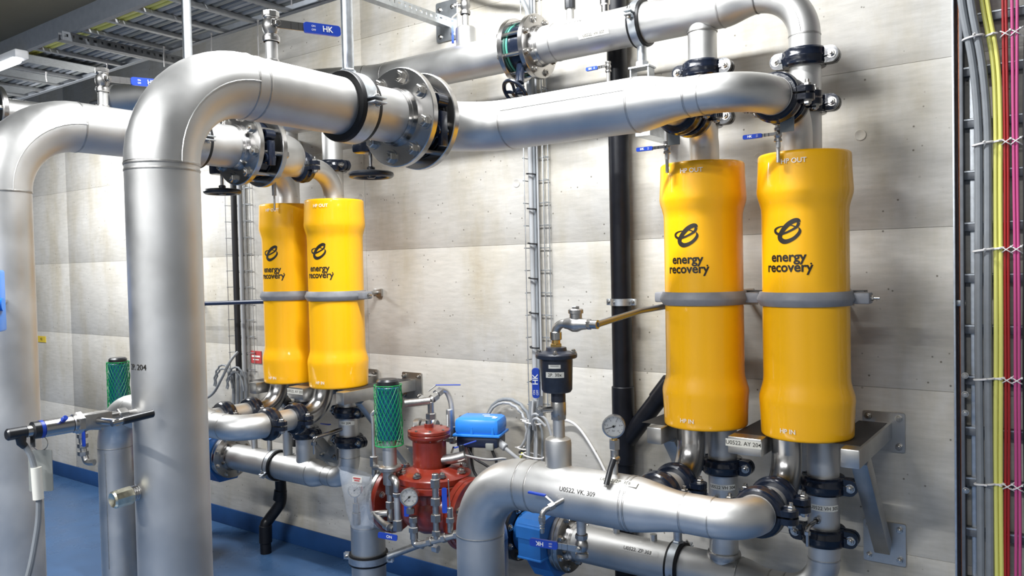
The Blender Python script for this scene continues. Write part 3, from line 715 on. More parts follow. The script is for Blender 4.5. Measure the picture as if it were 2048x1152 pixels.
clamp((-1.782, -1.30, zP), Y_, V((1, 0, 0.05)), rH, 'large rubber lined pipe clamp hung from the ceiling on a galvanised post', rod=((-1.782, -1.30, zP + 0.104), (-1.782, -1.30, ZC), 0.0175), wb=0.056, lt=0.018)
# plug on the big pipe
t = thing('pipe_plug', 'foil wrapped threaded plug on the side of the big elbow pipe', 'plug', (-1.79, -2.0, 1.06))
g = G(); cyl(g, (-1.79, -1.978, 1.092), (-1.79, -2.002, 1.090), 0.0165, 20); 
for k in range(4): torus(g, (-1.79, -1.982 - 0.005 * k, 1.0915), Y_, 0.0165, 0.0016, 20, 6)
part('thread', g, 'steel_bright', t)
g = G(); lathe(g, [(0, 0), (0.0205, 0), (0.0215, 0.004), (0.0205, 0.040), (0.017, 0.044), (0.010, 0.040), (0, 0.038)], (-1.79, -2.000, 1.090), V((0, -1, -0.04)), 9); part('foil_cap', g, 'foil', t)
# transducer
t = thing('pressure_transducer', 'chromed pressure transducer with black plug screwed into the big elbow pipe', 'transducer', (-1.79, -2.1, 1.25))
zt = 1.277
def seg(y0, y1, r, m, nm, n=20, z0=0.0, z1=0.0, b=0.0): g = G(); cyl(g, (-1.79, y0, zt + z0), (-1.79, y1, zt + z1), r, n, b); return part(nm, g, m, t)
g = G(); hexp(g, (-1.79, -2.005, zt), -Y_, 0.018, 0.02); part('hex_end', g, 'steel_cast', t)
g = G(); box(g, (-1.79, -2.075, zt), (0.034, 0.062, 0.034), bev=0.003); part('valve_body', g, 'steel_cast', t)
seg(-2.025, -2.05, 0.013, 'steel_bright', 'neck')
seg(-2.105, -2.125, 0.0205, 'steel_bright', 'collar', 24, b=0.002); seg(-2.125, -2.185, 0.0185, 'steel_bright', 'sensor_body', 24, b=0.002)
g = G(); hexp(g, (-1.79, -2.105, zt), -Y_, 0.024, 0.014); part('hex_nut', g, 'steel_bright', t)
seg(-2.185, -2.192, 0.019, 'blue_grip', 'blue_ring', 24); seg(-2.192, -2.205, 0.0185, 'black_plastic', 'seal_ring', 24); seg(-2.205, -2.217, 0.0125, 'steel_bright', 'knurled_nut', 16)
seg(-2.215, -2.255, 0.0125, 'black_plastic', 'plug', 18, b=0.003)
g = G(); tube(g, [(-1.79, -2.228, zt), (-1.787, -2.228, zt - 0.022), (-1.785, -2.222, zt - 0.03)], [0.0115, 0.009, 0.007], 14); part('plug_boot', g, 'black_plastic', t)
g = G(); cyl(g, (-1.775, -2.150, zt + 0.014), (-1.762, -2.150, zt + 0.021), 0.0055, 12, 0.001); part('bleed_screw', g, 'blue_grip', t)
g = G(); cyl(g, (-1.775, -2.075, zt), (-1.694, -2.075, zt + 0.004), 0.008, 12); cyl(g, (-1.70, -2.084, zt + 0.003), (-1.70, -2.058, zt + 0.005), 0.0075, 12); part('valve_stem', g, 'steel_bright', t)
g = G(); cyl(g, (-1.70, -2.062, zt + 0.005), (-1.70, -1.990, zt + 0.010), 0.0095, 14, 0.002); part('handle', g, 'black_plastic', t, label='black tubular handle')
cb = [(-1.785, -2.222, zt - 0.028), (-1.778, -2.212, zt - 0.06), (-1.772, -2.205, zt - 0.13), (-1.775, -2.212, zt - 0.22), (-1.79, -2.24, zt - 0.34), (-1.85, -2.30, zt - 0.46), (-1.95, -2.36, zt - 0.64), (-2.0, -2.4, 0.4)]
g = G(); tube(g, spline(cb), 0.0058, 10); part('cable', g, 'cable_grey', t)
g = G(); a, b = V((-1.7745, -2.207, zt - 0.075)), V((-1.772, -2.2058, zt - 0.142)); cyl(g, a, b, 0.0105, 12); part('cable_marker', g, 'label_white', t, label='white cable marker sleeve')
tg = thing('identification_tag', 'grey plastic tag hanging by a wire ring from the transducer', 'tag', (-1.79, -2.2, 1.12))
g = G(); box(g, (-1.793, -2.196, zt - 0.115), (0.062, 0.003, 0.095), (0.75, 0.66, 0), Z_.cross(V((0.75, 0.66, 0))), 0.001) if False else prism(g, rrect(0.050, 0.088, 0.003), (-1.793, -2.190, zt - 0.088), (0.80, 0.60, 0), Z_, 0.002); part('plate', g, 'tag_grey', tg)
g = G(); torus(g, (-1.792, -2.190, zt - 0.030), V((0.6, -0.8, 0)), 0.016, 0.001, 24, 6); part('wire_ring', g, 'bolt_steel', tg)
g = G(); box(g, (-1.790, -2.205, zt - 0.018), (0.010, 0.002, 0.034), (0.8, 0.6, 0), V((-0.6, 0.8, 0))); part('hanger_strip', g, 'steel_bright', tg)

# -- lower high-pressure header
zQ, yQ = 0.868, -0.80
t = thing('pipe_spool', 'thick lower steel header that turns down to the floor below the dark air vent pot', 'pipe', (-1.718, yQ, 0.0))
straight(t, (-1.718, yQ, 0.0), (-1.718, yQ, zQ - 0.20), rH, n=40)
e = elbow(t, (-1.718, yQ, zQ - 0.20), Z_, X_, 0.20, rH + 0.0006, n=40)
weld(t, (-1.47, yQ, zQ), X_, rH)
straight(t, e, (-1.125, yQ, zQ), rH, n=40)
reducer(t, (-1.125, yQ, zQ), (-0.945, yQ, zQ), rH, 0.0585)
weld(t, (-1.112, yQ, zQ), X_, rH)
straight(t, (-0.945, yQ, zQ), (HI[0] - 0.092, yQ, zQ), 0.0585)
e = elbow(t, (HI[0] - 0.092, yQ, zQ), X_, Y_, 0.092, 0.057)
straight(t, e, (HI[0], -0.676, zQ), 0.0525)
straight(t, (HI[1], yQ + 0.03, zQ), (HI[1], -0.662, zQ), 0.050, 'branch_pipe')
fr = V((0.15, -0.92, 0.38)); fr.x = 0; fr.normalize(); fu = V((0, -fr.z * -1, -fr.y)); fu = X_.cross(fr) * -1
fu = V((0, fr.z, -fr.y)); 
scribble(t, (-1.27, yQ, zQ), fr, X_, fu, rH, 'u', 'U0522. VK. 309', 0.020)
n3 = V((0, -0.50, 0.866)); sticker(t, (-1.155, yQ, zQ), n3, X_, V((0, 0.866, 0.5)), rH, 'u', 0.15, 0.022, 'U0522. 2P. 306', 0.017)
for k in (0, 1):
    w = ('of the ladder-end vessel', 'of the drainpipe-side vessel')[k]; hx = HI[k]
    coupling((hx, -0.675, zQ), Y_, X_, 0.052, 'black grooved coupling joining the lower thick header to the underside ' + w, 'black pipe couplings')
    t = thing('pipe_spool', 'short steel spool between the couplings under ' + w, 'pipe', (hx, -0.56, zQ)); straight(t, (hx, -0.675, zQ), (hx, -0.545, zQ), 0.0495)
    coupling((hx, -0.545, zQ), Y_, X_, 0.050, 'black grooved coupling next to the bottom elbow ' + w, 'black pipe couplings')
    t = thing('pipe_spool', 'shiny steel elbow leading into the bottom ' + w, 'pipe', (hx, -0.39, zQ)); straight(t, (hx, -0.544, zQ), (hx, -0.525, zQ), 0.0475); e = elbow(t, (hx, -0.525, zQ), Y_, Z_, 0.118, 0.0475, welds=False, m='steel_bright'); straight(t, e, (hx, e.y, ZB + 0.010), 0.0475, m='steel_bright')

# -- lower low-pressure header with its legs
zD = 0.482
t = thing('pipe_spool', 'lower steel header along the wall with an elbow up at the ladder end', 'pipe', (-1.2, LPY, zD))
flange(t, (-1.690, LPY, zD), X_, rD, 0.125, 0.020, 8, 0.0125, 1)
straight(t, (-1.69, LPY, zD), (-0.985, LPY, zD), rD)
reducer(t, (-0.985, LPY, zD), (-0.88, LPY, zD), rD, rL)
straight(t, (-0.88, LPY, zD), (LI[0] - 0.13, LPY, zD), rL)
e = elbow(t, (LI[0] - 0.13, LPY, zD), X_, Z_, 0.13, rL); straight(t, e, (LI[0], LPY, 0.688), rL)
straight(t, (LI[1], LPY, zD + 0.02), (LI[1], LPY, 0.70), rL, 'branch_pipe'); weld(t, (LI[1], LPY, zD + 0.074), Z_, rL + 0.003, 0.006)
n4 = V((0, -0.80, 0.60)); sticker(t, (-1.36, LPY, zD), n4, X_, V((0, 0.60, 0.80)), rD, 'u', 0.17, 0.022, 'U0522. ZP 303', 0.019, 'steel')
clamp((-1.222, LPY, zD), X_, V((0, -1, -0.45)), rD, 'rubber lined pipe clamp round the lower wall header of the near pair', rod=((-1.222, LPY, zD + 0.08), (-1.222, LPY, zD + 0.17), 0.016))
t = thing('strut_bracket', 'galvanised wall arm that carries the lower header clamp', 'strut', (-1.222, LPY / 2, zD + 0.17)); g = G(); box(g, (-1.222, -0.1875, zD + 0.19), (0.04, 0.165, 0.04), bev=0.002); part('arm', g, 'galvanised', t)
for bx in (-1.48, -1.32):
    g = G(); cyl(g, (bx, LPY, zD + 0.06), (bx, LPY, zD + 0.095), 0.013, 14); solo('nozzle_stub', g, 'steel', 'short nozzle stub on the lower wall header ' + ('near its flange' if bx < -1.4 else 'near its clamp'), 'pipe')
for k in (0, 1):
    w = ('of the ladder-end vessel', 'of the drainpipe-side vessel')[k]; lx = LI[k]
    zc1, zc2 = (0.860, 0.690) if k == 0 else (0.878, 0.70)
    coupling((lx, LPY, zc2), Z_, X_, rL, 'black grooved coupling low on the lower leg ' + w, 'black pipe couplings')
    t = thing('pipe_spool', 'short steel leg with a handwritten label between two couplings ' + w, 'pipe', (lx, LPY, zc2)); straight(t, (lx, LPY, zc2 + 0.001), (lx, LPY, zc1 - 0.001), rL)
    nv = V((0.30, -0.954, 0)); sticker(t, (lx, LPY, zc1 - 0.070), nv, V((0.954, 0.30, 0)), Z_, rL, 't', 0.100, 0.020, ('U0522 VH 305', 'U0522 VH 304')[k], 0.0160)
    coupling((lx, LPY, zc1), Z_, X_, rL, 'black grooved coupling high on the lower leg ' + w, 'black pipe couplings')
    t = thing('pipe_spool', 'steel stub under the bottom ' + w, 'pipe', (lx, LPY, zc1)); straight(t, (lx, LPY, zc1 + 0.001), (lx, LPY, ZB + 0.010), rL)
    # drain cock on the leg
    dz = zc1 - 0.108
    t = thing('drain_cock', 'small elbow drain cock on the lower leg ' + w, 'valve', (lx, LPY - 0.1, dz - 0.06))
    p0 = V((lx - 0.005, LPY - rL, dz)); pts, e = arc(p0 + V((-0.01, -0.055, -0.005)), (-0.3, -0.95, 0), -Z_, 0.016, 6)
    g = G(); tube(g, [p0, p0 + V((-0.01, -0.055, -0.005))] + pts[1:], 0.0072, 12); part('elbow', g, 'steel_bright', t)
    g = G(); hexp(g, e, -Z_, 0.0105, 0.012); part('nut', g, 'steel_bright', t)
    g = G(); cyl(g, e - Z_ * 0.012, e - Z_ * 0.048, 0.0055, 10); part('spout', g, 'steel_bright', t)
    g = G(); lathe(g, [(0.010, -0.004), (0.012, 0), (0.010, 0.008)], p0 + V((0, -0.01, 0)), -Y_, 12); part('collar', g, 'steel_bright', t)
    g = G(); box(g, p0 + V((-0.06, -0.03, 0.016)), (0.075, 0.012, 0.004), (1, 0.2, 0), Y_, 0.001); part('lever', g, 'blue_grip', t, label='blue lever')

# ------------------------------------------------------------------ pipework of the far pair
fHX = (-2.960, -3.300); fLX = (-3.050, -3.39); fHI = (-2.985, -3.322); fLI = (-2.985, -3.322)
W2 = ('of the front far vessel', 'of the hidden far vessel')
zP2, zQ2, zD2 = 2.105, 0.912, 0.545
# feed pipe with elbow, flange
fx = -2.775
t = thing('pipe_spool', 'thick steel elbow pipe rising from the floor beside the blue cabinet', 'pipe', (fx, -1.862, 0))
straight(t, (fx, -1.862, 0.0), (fx, -1.862, zP2 - 0.235), rH, n=40)
e = elbow(t, (fx, -1.862, zP2 - 0.235), Z_, Y_, 0.235, rH + 0.001, seam=X_, n=40)
straight(t, e, (fx, -0.995, zP2), rH, n=40)
flange(t, (fx, -0.985, zP2), Y_, rH, 0.152, 0.024, 8, 0.018, -1, phase=0.22)
g = G(); cyl(g, (fx, -1.53, zP2 + 0.075), (fx, -1.53, zP2 + 0.135), 0.0165, 20); part('nozzle', g, 'steel', t); weld(t, (fx, -1.53, zP2 + 0.083), Z_, 0.018, 0.003)
ball_valve((fx, -1.53, zP2 + 0.175), Z_, X_, V((0.12, 1, 0.06)), 0.0205, 'lever ball valve with blue HK grip on the far left elbow pipe', L=0.185, up=Z_, gw=0.0215)
t = thing('butterfly_valve', 'wafer valve between the flanges in front of the far pair', 'valve', (fx, -0.93, zP2))
g = G(); lathe(g, [(0.07, -0.026), (0.116, -0.026), (0.116, 0.026), (0.07, 0.026)], (fx, -0.935, zP2), Y_, 44, close=True); part('valve_body', g, 'navy_paint', t)
for s in (1, -1):
    g = G(); lathe(g, [(0.08, -0.003), (0.12, -0.003), (0.12, 0.003), (0.08, 0.003)], (fx, -0.935 + s * 0.030, zP2), Y_, 44, close=True); part('gasket', g, 'black_rubber', t)
for a in (0.35, 2.8, -0.4, -2.7):
    c = V((fx, -0.935, zP2)) + X_ * 0.130 * cos(a) + Z_ * 0.130 * sin(a); g = G(); lathe(g, [(0.011, -0.022), (0.021, -0.022), (0.021, 0.022), (0.011, 0.022)], c, Y_, 16, close=True); part('lug_eye', g, 'navy_paint', t)
g = G(); box(g, (fx + 0.137, -0.935, zP2 - 0.03), (0.018, 0.03, 0.10), bev=0.003); part('pin_guide', g, 'navy_paint', t)
studs(t, (fx, -0.974, zP2), (fx, -0.884, zP2), rH, 0.152, 8, 0.009, 0.22)
g = G(); cyl(g, (fx - 0.10, -0.935, zP2 - 0.03), (fx - 0.19, -0.935, zP2 - 0.045), 0.022, 16); box(g, (fx - 0.20, -0.935, zP2 - 0.05), (0.085, 0.07, 0.075), bev=0.01); part('gear_box', g, 'navy_paint', t)
handwheel((fx - 0.205, -0.93, 1.945), Z_, 0.066, 'black handwheel below the flanges in front of the far pair', 0.12, 3, rim=0.012)
clamp((fx, -1.20, zP2), Y_, X_, rH, 'rubber lined pipe clamp on the far left elbow pipe, hung on a galvanised post', rod=((fx, -1.20, zP2 + 0.102), (fx, -1.20, ZC), 0.0175), wb=0.05, lt=0.016)
t = thing('pipe_spool', 'thick steel header with an elbow above the far pair', 'pipe', (fx - 0.2, -0.66, zP2))
flange(t, (fx, -0.873, zP2), Y_, rH, 0.152, 0.024, 8, 0.018, 1, phase=0.22, neck=0.015)
straight(t, (fx, -0.87, zP2), (fx, -0.835, zP2), rH)
e = elbow(t, (fx, -0.835, zP2), Y_, -X_, 0.165, rH)
straight(t, e, (fHX[1] + 0.13, e.y, zP2), rH)
e2 = elbow(t, (fHX[1] + 0.13, e.y, zP2), -X_, Y_, 0.10, 0.056); straight(t, e2, (fHX[1], -0.545, zP2), 0.05)
straight(t, (fHX[0], e.y + 0.02, zP2 - 0.02), (fHX[0], -0.505, zP2 - 0.02), 0.050, 'branch_pipe')
for k in (0, 1):
    w = W2[k]; hx = fHX[k]; zz = zP2 - (0.02 if k == 0 else 0.0)
    coupling((hx, -0.515, zz), Y_, X_, 0.050, 'black grooved coupling at the top ' + w, 'black pipe couplings')
    t = thing('pipe_spool', 'steel elbow leading into the top ' + w, 'pipe', (hx, -0.33, ZT)); straight(t, (hx, -0.515, zz), (hx, -0.455, zz), 0.0475); e = elbow(t, (hx, -0.455, zz), Y_, -Z_, 0.125, 0.0475, welds=False); straight(t, e, (hx, e.y, ZT - 0.012), 0.0475)
    lx = fLX[k]
    t = thing('pipe_spool', 'steel riser behind the top ' + w, 'pipe', (lx, LPY, 2.1)); straight(t, (lx, LPY, 2.12), (lx, LPY, 2.325), rL)
    coupling((lx, LPY, 2.118), Z_, X_, rL, 'black grooved coupling on the riser ' + w, 'black pipe couplings')
    t = thing('pipe_spool', 'steel stub behind the elbow at the top ' + w, 'pipe', (lx, LPY, ZT)); straight(t, (lx, LPY, 2.117), (lx, LPY, ZT - 0.012), rL)
    if k == 0: continue
    t = thing('vent_tube', 'thin steel vent tube at the top rim ' + w, 'pipe', (hx + 0.10, -0.495, 1.9)); g = G(); cyl(g, (hx + 0.10, -0.495, 2.04), (hx + 0.10, -0.495, 1.97), 0.011, 10); cyl(g, (hx + 0.10, -0.495, 1.98), (hx + 0.10, -0.495, 1.90), 0.005, 10); part('tube', g, 'steel_bright', t)
t = thing('pipe_spool', 'upper steel header behind the far pair', 'pipe', (-3.2, LPY, 2.39)); straight(t, (-2.985, LPY, 2.39), (-3.54, LPY, 2.39), rD); g = G(); lathe(g, [(0, 0.03), (0.04, 0.025), (rD, 0)], (-2.985, LPY, 2.39), X_, 24); part('end_cap', g, 'steel', t)
# lower high-pressure side
t = thing('pipe_spool', 'thick lower steel header of the far pair, turning down to the floor', 'pipe', (-4.07, -0.87, 0))
straight(t, (-4.07, -0.87, 0.0), (-4.07, -0.87, zQ2 - 0.20), rH)
e = elbow(t, (-4.07, -0.87, zQ2 - 0.20), Z_, X_, 0.20, rH)
g = G(); tube(g, [(-4.07 + 0.04, -0.87 - 0.074, 0.1), (-4.07 + 0.04, -0.87 - 0.074, zQ2 - 0.22)], 0.002, 6); part('weld_seam', g, 'steel_weld', t)
straight(t, e, (-3.34, -0.87, zQ2), rH); reducer(t, (-3.34, -0.87, zQ2), (-3.18, -0.87, zQ2), rH, 0.0585); straight(t, (-3.18, -0.87, zQ2), (fHI[0] - 0.112, -0.87, zQ2), 0.0585)
e = elbow(t, (fHI[0] - 0.112, -0.87, zQ2), X_, Y_, 0.112, 0.057); straight(t, e, (fHI[0], -0.726, zQ2), 0.0525)
straight(t, (fHI[1], -0.79, zQ2), (fHI[1], -0.715, zQ2), 0.05, 'branch_pipe')
for k in (0, 1):
    w = W2[k]; hx = fHI[k]
    coupling((hx, -0.725, zQ2), Y_, X_, 0.052, 'black grooved coupling at the lower header ' + w, 'black pipe couplings')
    t = thing('pipe_spool', 'short steel spool between the lower couplings ' + w, 'pipe', (hx, -0.6, zQ2)); straight(t, (hx, -0.724, zQ2), (hx, -0.576, zQ2), 0.0495)
    coupling((hx, -0.575, zQ2), Y_, X_, 0.050, 'black grooved coupling next to the bottom elbow ' + w, 'black pipe couplings')
    t = thing('pipe_spool', 'shiny steel elbow leading into the bottom ' + w, 'pipe', (hx, -0.4, zQ2)); straight(t, (hx, -0.574, zQ2), (hx, -0.53, zQ2), 0.0475); e = elbow(t, (hx, -0.53, zQ2), Y_, Z_, 0.126, 0.0475, welds=False, m='steel_bright'); straight(t, e, (hx, e.y, ZB + 0.01), 0.0475, m='steel_bright')
# lower low-pressure header
t = thing('pipe_spool', 'lower wall header of the far pair with a flange and an elbow up', 'pipe', (-3.5, LPY, zD2))
flange(t, (-3.975, LPY, zD2), X_, rD, 0.125, 0.022, 8, 0.0125, 1)
straight(t, (-3.975, LPY, zD2), (-3.26, LPY, zD2), rD); reducer(t, (-3.26, LPY, zD2), (-3.16, LPY, zD2), rD, rL)
straight(t, (-3.16, LPY, zD2), (fLI[0] - 0.12, LPY, zD2), rL); e = elbow(t, (fLI[0] - 0.12, LPY, zD2), X_, Z_, 0.12, rL); straight(t, e, (fLI[0], LPY, 0.745), rL)
straight(t, (fLI[1], LPY, zD2 + 0.02), (fLI[1], LPY, 0.755), rL, 'branch_pipe')
for bx, rr, hh in ((-3.76, 0.018, 0.10), (-3.625, 0.014, 0.13), (-3.47, 0.025, 0.17)):
    g = G(); cyl(g, (bx, LPY, zD2 + 0.055), (bx, LPY, zD2 + 0.06 + hh), rr, 16, 0.004); part('nozzle', g, 'steel', t)
clamp((-3.565, LPY, zD2), X_, V((0, -1, -0.35)), rD, 'rubber lined pipe clamp round the lower wall header of the far pair')
for k in (0, 1):
    w = W2[k]; lx = fLI[k]
    for zz, wh in ((0.745 if k == 0 else 0.752, 'low'), (0.893, 'high')):
        coupling((lx, LPY, zz), Z_, Y_ if (k == 1 and wh == 'high') else X_, rL, 'black grooved coupling %s on the lower leg ' % wh + w, 'black pipe couplings')
    t = thing('pipe_spool', 'short steel leg between the couplings under the bottom ' + w, 'pipe', (lx, LPY, 0.75)); straight(t, (lx, LPY, 0.753), (lx, LPY, 0.892), rL)
    if k == 0:
        sticker(t, (lx, LPY, 0.842), V((0.5, -0.86, 0)), V((0.86, 0.5, 0)), Z_, rL, 't', 0.09, 0.02, 'VH 204', 0.016)
    t = thing('pipe_spool', 'steel stub under the bottom ' + w, 'pipe', (lx, LPY, 0.893)); straight(t, (lx, LPY, 0.894), (lx, LPY, ZB + 0.01), rL)
t = thing('drain_cock', 'small elbow drain cock with blue lever on the lower leg of the far pair', 'valve', (fLI[0], LPY - 0.15, 0.75))
p0 = V((fLI[0], LPY - rL + 0.004, 0.812)); p1 = p0 + V((-0.03, -0.13, -0.02)); pts, e = arc(p1, (-0.3, -0.95, -0.1), -Z_, 0.02, 6)
g = G(); tube(g, [p0, p1] + pts[1:], 0.010, 12); part('elbow', g, 'steel_bright', t)
g = G(); hexp(g, e, -Z_, 0.014, 0.016); cyl(g, e - Z_ * 0.016, e - Z_ * 0.06, 0.006, 10); part('spout', g, 'steel_bright', t)
g = G(); box(g, p0 + V((-0.05, -0.06, 0.03)), (0.10, 0.014, 0.005), (1, -0.3, 0.1), Y_, 0.001); part('lever', g, 'blue_grip', t, label='blue lever')
# black drain pipe
t = thing('drain_pipe', 'black plastic drain pipe with a bend, running into the blue floor', 'drainpipe', (-3.76, -0.19, 0))
g = G(); tube(g, spline([(-3.70, -0.128, 0.56), (-3.70, -0.128, 0.42), (-3.70, -0.128, 0.30), (-3.72, -0.14, 0.255), (-3.765, -0.165, 0.19), (-3.775, -0.185, 0.15), (-3.775, -0.185, 0.0)], 6), 0.031, 20); part('pipe', g, 'black_pipe', t)
for a, b in (((-3.70, -0.128, 0.44), (-3.70, -0.128, 0.53)), ((-3.71, -0.133, 0.30), (-3.70, -0.128, 0.36)), ((-3.775, -0.185, 0.06), (-3.773, -0.184, 0.16))):
    g = G(); cyl(g, a, b, 0.036, 20, 0.003); part('socket', g, 'black_pipe', t)
g = G(); lathe(g, [(0.036, -0.012), (0.040, -0.012), (0.040, 0.012), (0.036, 0.012)], (-3.70, -0.128, 0.435), Z_, 24, close=True); part('hose_band', g, 'galvanised', t)
t2 = thing('wall_stay', 'black steel stay leaning behind the far lower header', 'stay', (-3.63, -0.1, 0.62)); g = G(); box(g, (-3.625, -0.052, 0.73), (0.05, 0.104, 0.24), bev=0.004); part('bar', g, 'black_plastic', t2); g = G(); box(g, (-3.60, -0.11, 0.86), (0.06, 0.014, 0.035), (1, 0.2, 0), Y_); part('tag', g, 'sticker_yellow', t2, label='yellow tag')

# ------------------------------------------------------------------ flow meters (blue) on both lower headers
def flow_meter(x, z, y, label, outlet, bd=0.120):
    t = thing('flow_meter', label, 'flow meter', (x, y, z - 0.15))
    for fx_, f, m_ in ((x + 0.088, -1, 'steel_bright'), (x - 0.135, 1, 'black_plastic')):
        fl = flange(t, (fx_, y, z), X_, rD, 0.125, 0.022, 8, 0.012, f, m=m_, neck=0)
    g = G(); tube(g, [(x - 0.12, y, z), (x + 0.08, y, z)], 0.082, 32); part('measuring_tube', g, 'blue_paint', t)
    # octagonal coil housing
    o = [(-0.125, -0.055), (-0.058, -0.145), (0.058, -0.145), (0.112, -0.055), (0.112, 0.055), (0.060, 0.115), (-0.060, 0.115), (-0.125, 0.055)]
    g = G(); prism(g, o, (x - 0.030, y, z), Y_, Z_, 0.104); part('housing', g, 'blue_paint', t, sharp=0.3)
    g = G(); box(g, (x + 0.022, y - 0.050 - bd / 2, z + 0.030), (0.108, bd, 0.135), bev=0.004); bx = part('junction_box', g, 'blue_paint', t)
    g = G(); prism(g, [(-0.056 - bd, 0.040), (-0.056 - bd, 0.086), (-0.030 - bd, 0.112), (-0.045, 0.130), (-0.045, 0.040)][::-1], (x - 0.035, y, z), Y_, Z_, 0.114); part('box_lid', g, 'blue_paint', bx)
    g = G(); box(g, (x + 0.022, y - 0.051 - bd / 2, z - 0.040), (0.112, bd + 0.002, 0.010), bev=0.003); part('box_rib', g, 'blue_paint', bx)
    p = V((x - 0.146, y, z))
    t = thing('pipe_spool', outlet, 'pipe', (x - 0.3, y, 0)); flange(t, (x - 0.159, y, z), X_, rD, 0.125, 0.022, 8, 0.012, -1)
    straight(t, (x - 0.165, y, z), (x - 0.185, y, z), rD); e = elbow(t, (x - 0.185, y, z), -X_, -Z_, 0.11, rD); straight(t, e, (e.x, e.y, 0.0), rD)
flow_meter(-1.800, zD, LPY, 'blue flow meter between flanges behind the lower thick header', 'steel pipe from the near blue flow meter down to the floor')
flow_meter(-4.086, zD2, LPY, 'blue flow meter of the far pair, mostly hidden by the big elbow pipe', 'steel pipe from the far blue flow meter down to the floor', 0.092)

# ------------------------------------------------------------------ red control valve sets (near one in full view, far one mostly hidden)
def control_set(dx, dy, tag_, bag=True):
    A = lambda x, y, z: V((x + dx, y + dy, z))
    yv = -0.45; xc, zc = -2.265, 0.585
    t = thing('control_valve', 'red diaphragm control valve ' + tag_, 'valve', A(xc, yv, 0.4))
    g = G(); lathe(g, [(0.060, -0.195), (0.078, -0.15), (0.105, -0.07), (0.118, 0), (0.105, 0.07), (0.078, 0.15), (0.060, 0.195)], A(xc, yv, zc), X_, 32); part('valve_body', g, 'red_paint', t)
    for s in (1, -1):
        f = flange(t, A(xc + s * 0.205, yv, zc), X_, 0.06, 0.148, 0.026, 8, 0.012, -s, m='red_paint', neck=0)
    g = G(); lathe(g, [(0.10, -0.02), (0.115, 0.055), (0.155, 0.07), (0.160, 0.075), (0.160, 0.098), (0.157, 0.102), (0.160, 0.106), (0.160, 0.128), (0.154, 0.134), (0.105, 0.150), (0.082, 0.158), (0.074, 0.160)], A(xc + 0.02, yv, zc + 0.016), Z_, 48); bon = part('bonnet', g, 'red_paint', t)
    for k in range(8):
        a = 2 * pi * k / 8 + 0.2; bolt(bon, A(xc + 0.02 + 0.132 * cos(a), yv + 0.132 * sin(a), zc + 0.157), Z_, 0.0155)
    g = G(); lathe(g, [(0.072, 0.155), (0.072, 0.282), (0.089, 0.296), (0.091, 0.300), (0.091, 0.310), (0.088, 0.313), (0.091, 0.316), (0.091, 0.327), (0.087, 0.331), (0.03, 0.337), (0, 0.338)], A(xc, yv, zc), Z_, 40); up = part('cover', g, 'red_paint', t)
    for k in range(8):
        a = 2 * pi * k / 8; bolt(up, A(xc + 0.079 * cos(a), yv + 0.079 * sin(a), zc + 0.330), Z_, 0.006); bolt(up, A(xc + 0.079 * cos(a), yv + 0.079 * sin(a), zc + 0.296), -Z_, 0.006, 'nut')
    g = G(); cyl(g, A(xc, yv, zc + 0.335), A(xc, yv, zc + 0.352), 0.02, 16); part('boss', g, 'red_paint', t); g = G(); cyl(g, A(xc, yv, zc + 0.350), A(xc, yv, zc + 0.368), 0.014, 14); part('plug', g, 'steel_bright', t)
    # supply pipe up from the floor with a bend into the valve
    t = thing('pipe_spool', 'floor pipe bending into the red valve ' + tag_, 'pipe', A(-2.655, yv, 0))
    straight(t, A(-2.655, yv, 0), A(-2.655, yv, zc - 0.15), 0.078); e = elbow(t, A(-2.655, yv, zc - 0.15), Z_, X_, 0.15, 0.0785); straight(t, e, A(xc - 0.235, yv, zc), 0.078)
    flange(t, A(xc - 0.231, yv, zc), X_, 0.078, 0.148, 0.022, 8, 0.012, -1)
    clamp(A(-2.655, yv, 0.285), Z_, V((1, 0.4, 0)), 0.078, 'clamp low on the pipe feeding the red valve ' + tag_)
    if bag:
        t = thing('strut_bracket', 'galvanised stay from wall to pipe clamp ' + tag_, 'strut', A(-2.5, -0.2, 0.3)); g = G(); tube(g, [A(-2.555, yv + 0.02, 0.30), A(-2.22, 0 - dy - 0.012, 0.44)], 0.016, 12); part('bar', g, 'galvanised', t)
    t = thing('pipe_spool', 'outlet pipe of the red valve ' + tag_, 'pipe', A(-1.9, yv, 0)); flange(t, A(xc + 0.231, yv, zc), X_, 0.070, 0.147, 0.022, 8, 0.012, 1, m='red_paint', neck=0); e = elbow(t, A(xc + 0.242, yv, zc), X_, -Z_, 0.080, 0.068); straight(t, e, V((e.x, e.y, 0)), 0.068)
    # netted cylinder
    gx, gy = -2.353, -0.60
    t = thing('filter_cylinder', 'cylinder in green plastic net with black cap ' + tag_, 'filter', A(gx, gy, 0.74))
    g = G(); cyl(g, A(gx, gy, 0.775), A(gx, gy, 0.90), 0.030, 20); part('stem', g, 'steel', t)
    g = G(); lathe(g, [(0, 0), (0.042, 0.0), (0.048, 0.006), (0.048, 0.018), (0.040, 0.024), (0.030, 0.026)], A(gx, gy, 0.757), Z_, 24); part('base_ring', g, 'steel_cast', t)
    g = G(); cyl(g, A(gx, gy, 0.89), A(gx, gy, 1.112), 0.050, 32, 0.004); part('core', g, 'teal_core', t, label='teal inner cylinder')
    g = G(); cyl(g, A(gx, gy, 1.10), A(gx, gy, 1.142), 0.047, 32, 0.008); part('cap', g, 'black_plastic', t, label='black round cap')
    g = G(); nh = 20; z0, z1 = 0.868, 1.118
    for s in (1, -1):
        for k in range(nh):
            pts = []
            for i in range(19):
                u = i / 18; a = 2 * pi * k / nh + s * u * 2.1; rr = 0.0565 + 0.0022 * sin(u * 9 + k)
                pts.append(A(gx + rr * cos(a), gy + rr * sin(a), z0 + (z1 - z0) * u))
            tube(g, pts, 0.00125, 4, cap=False)
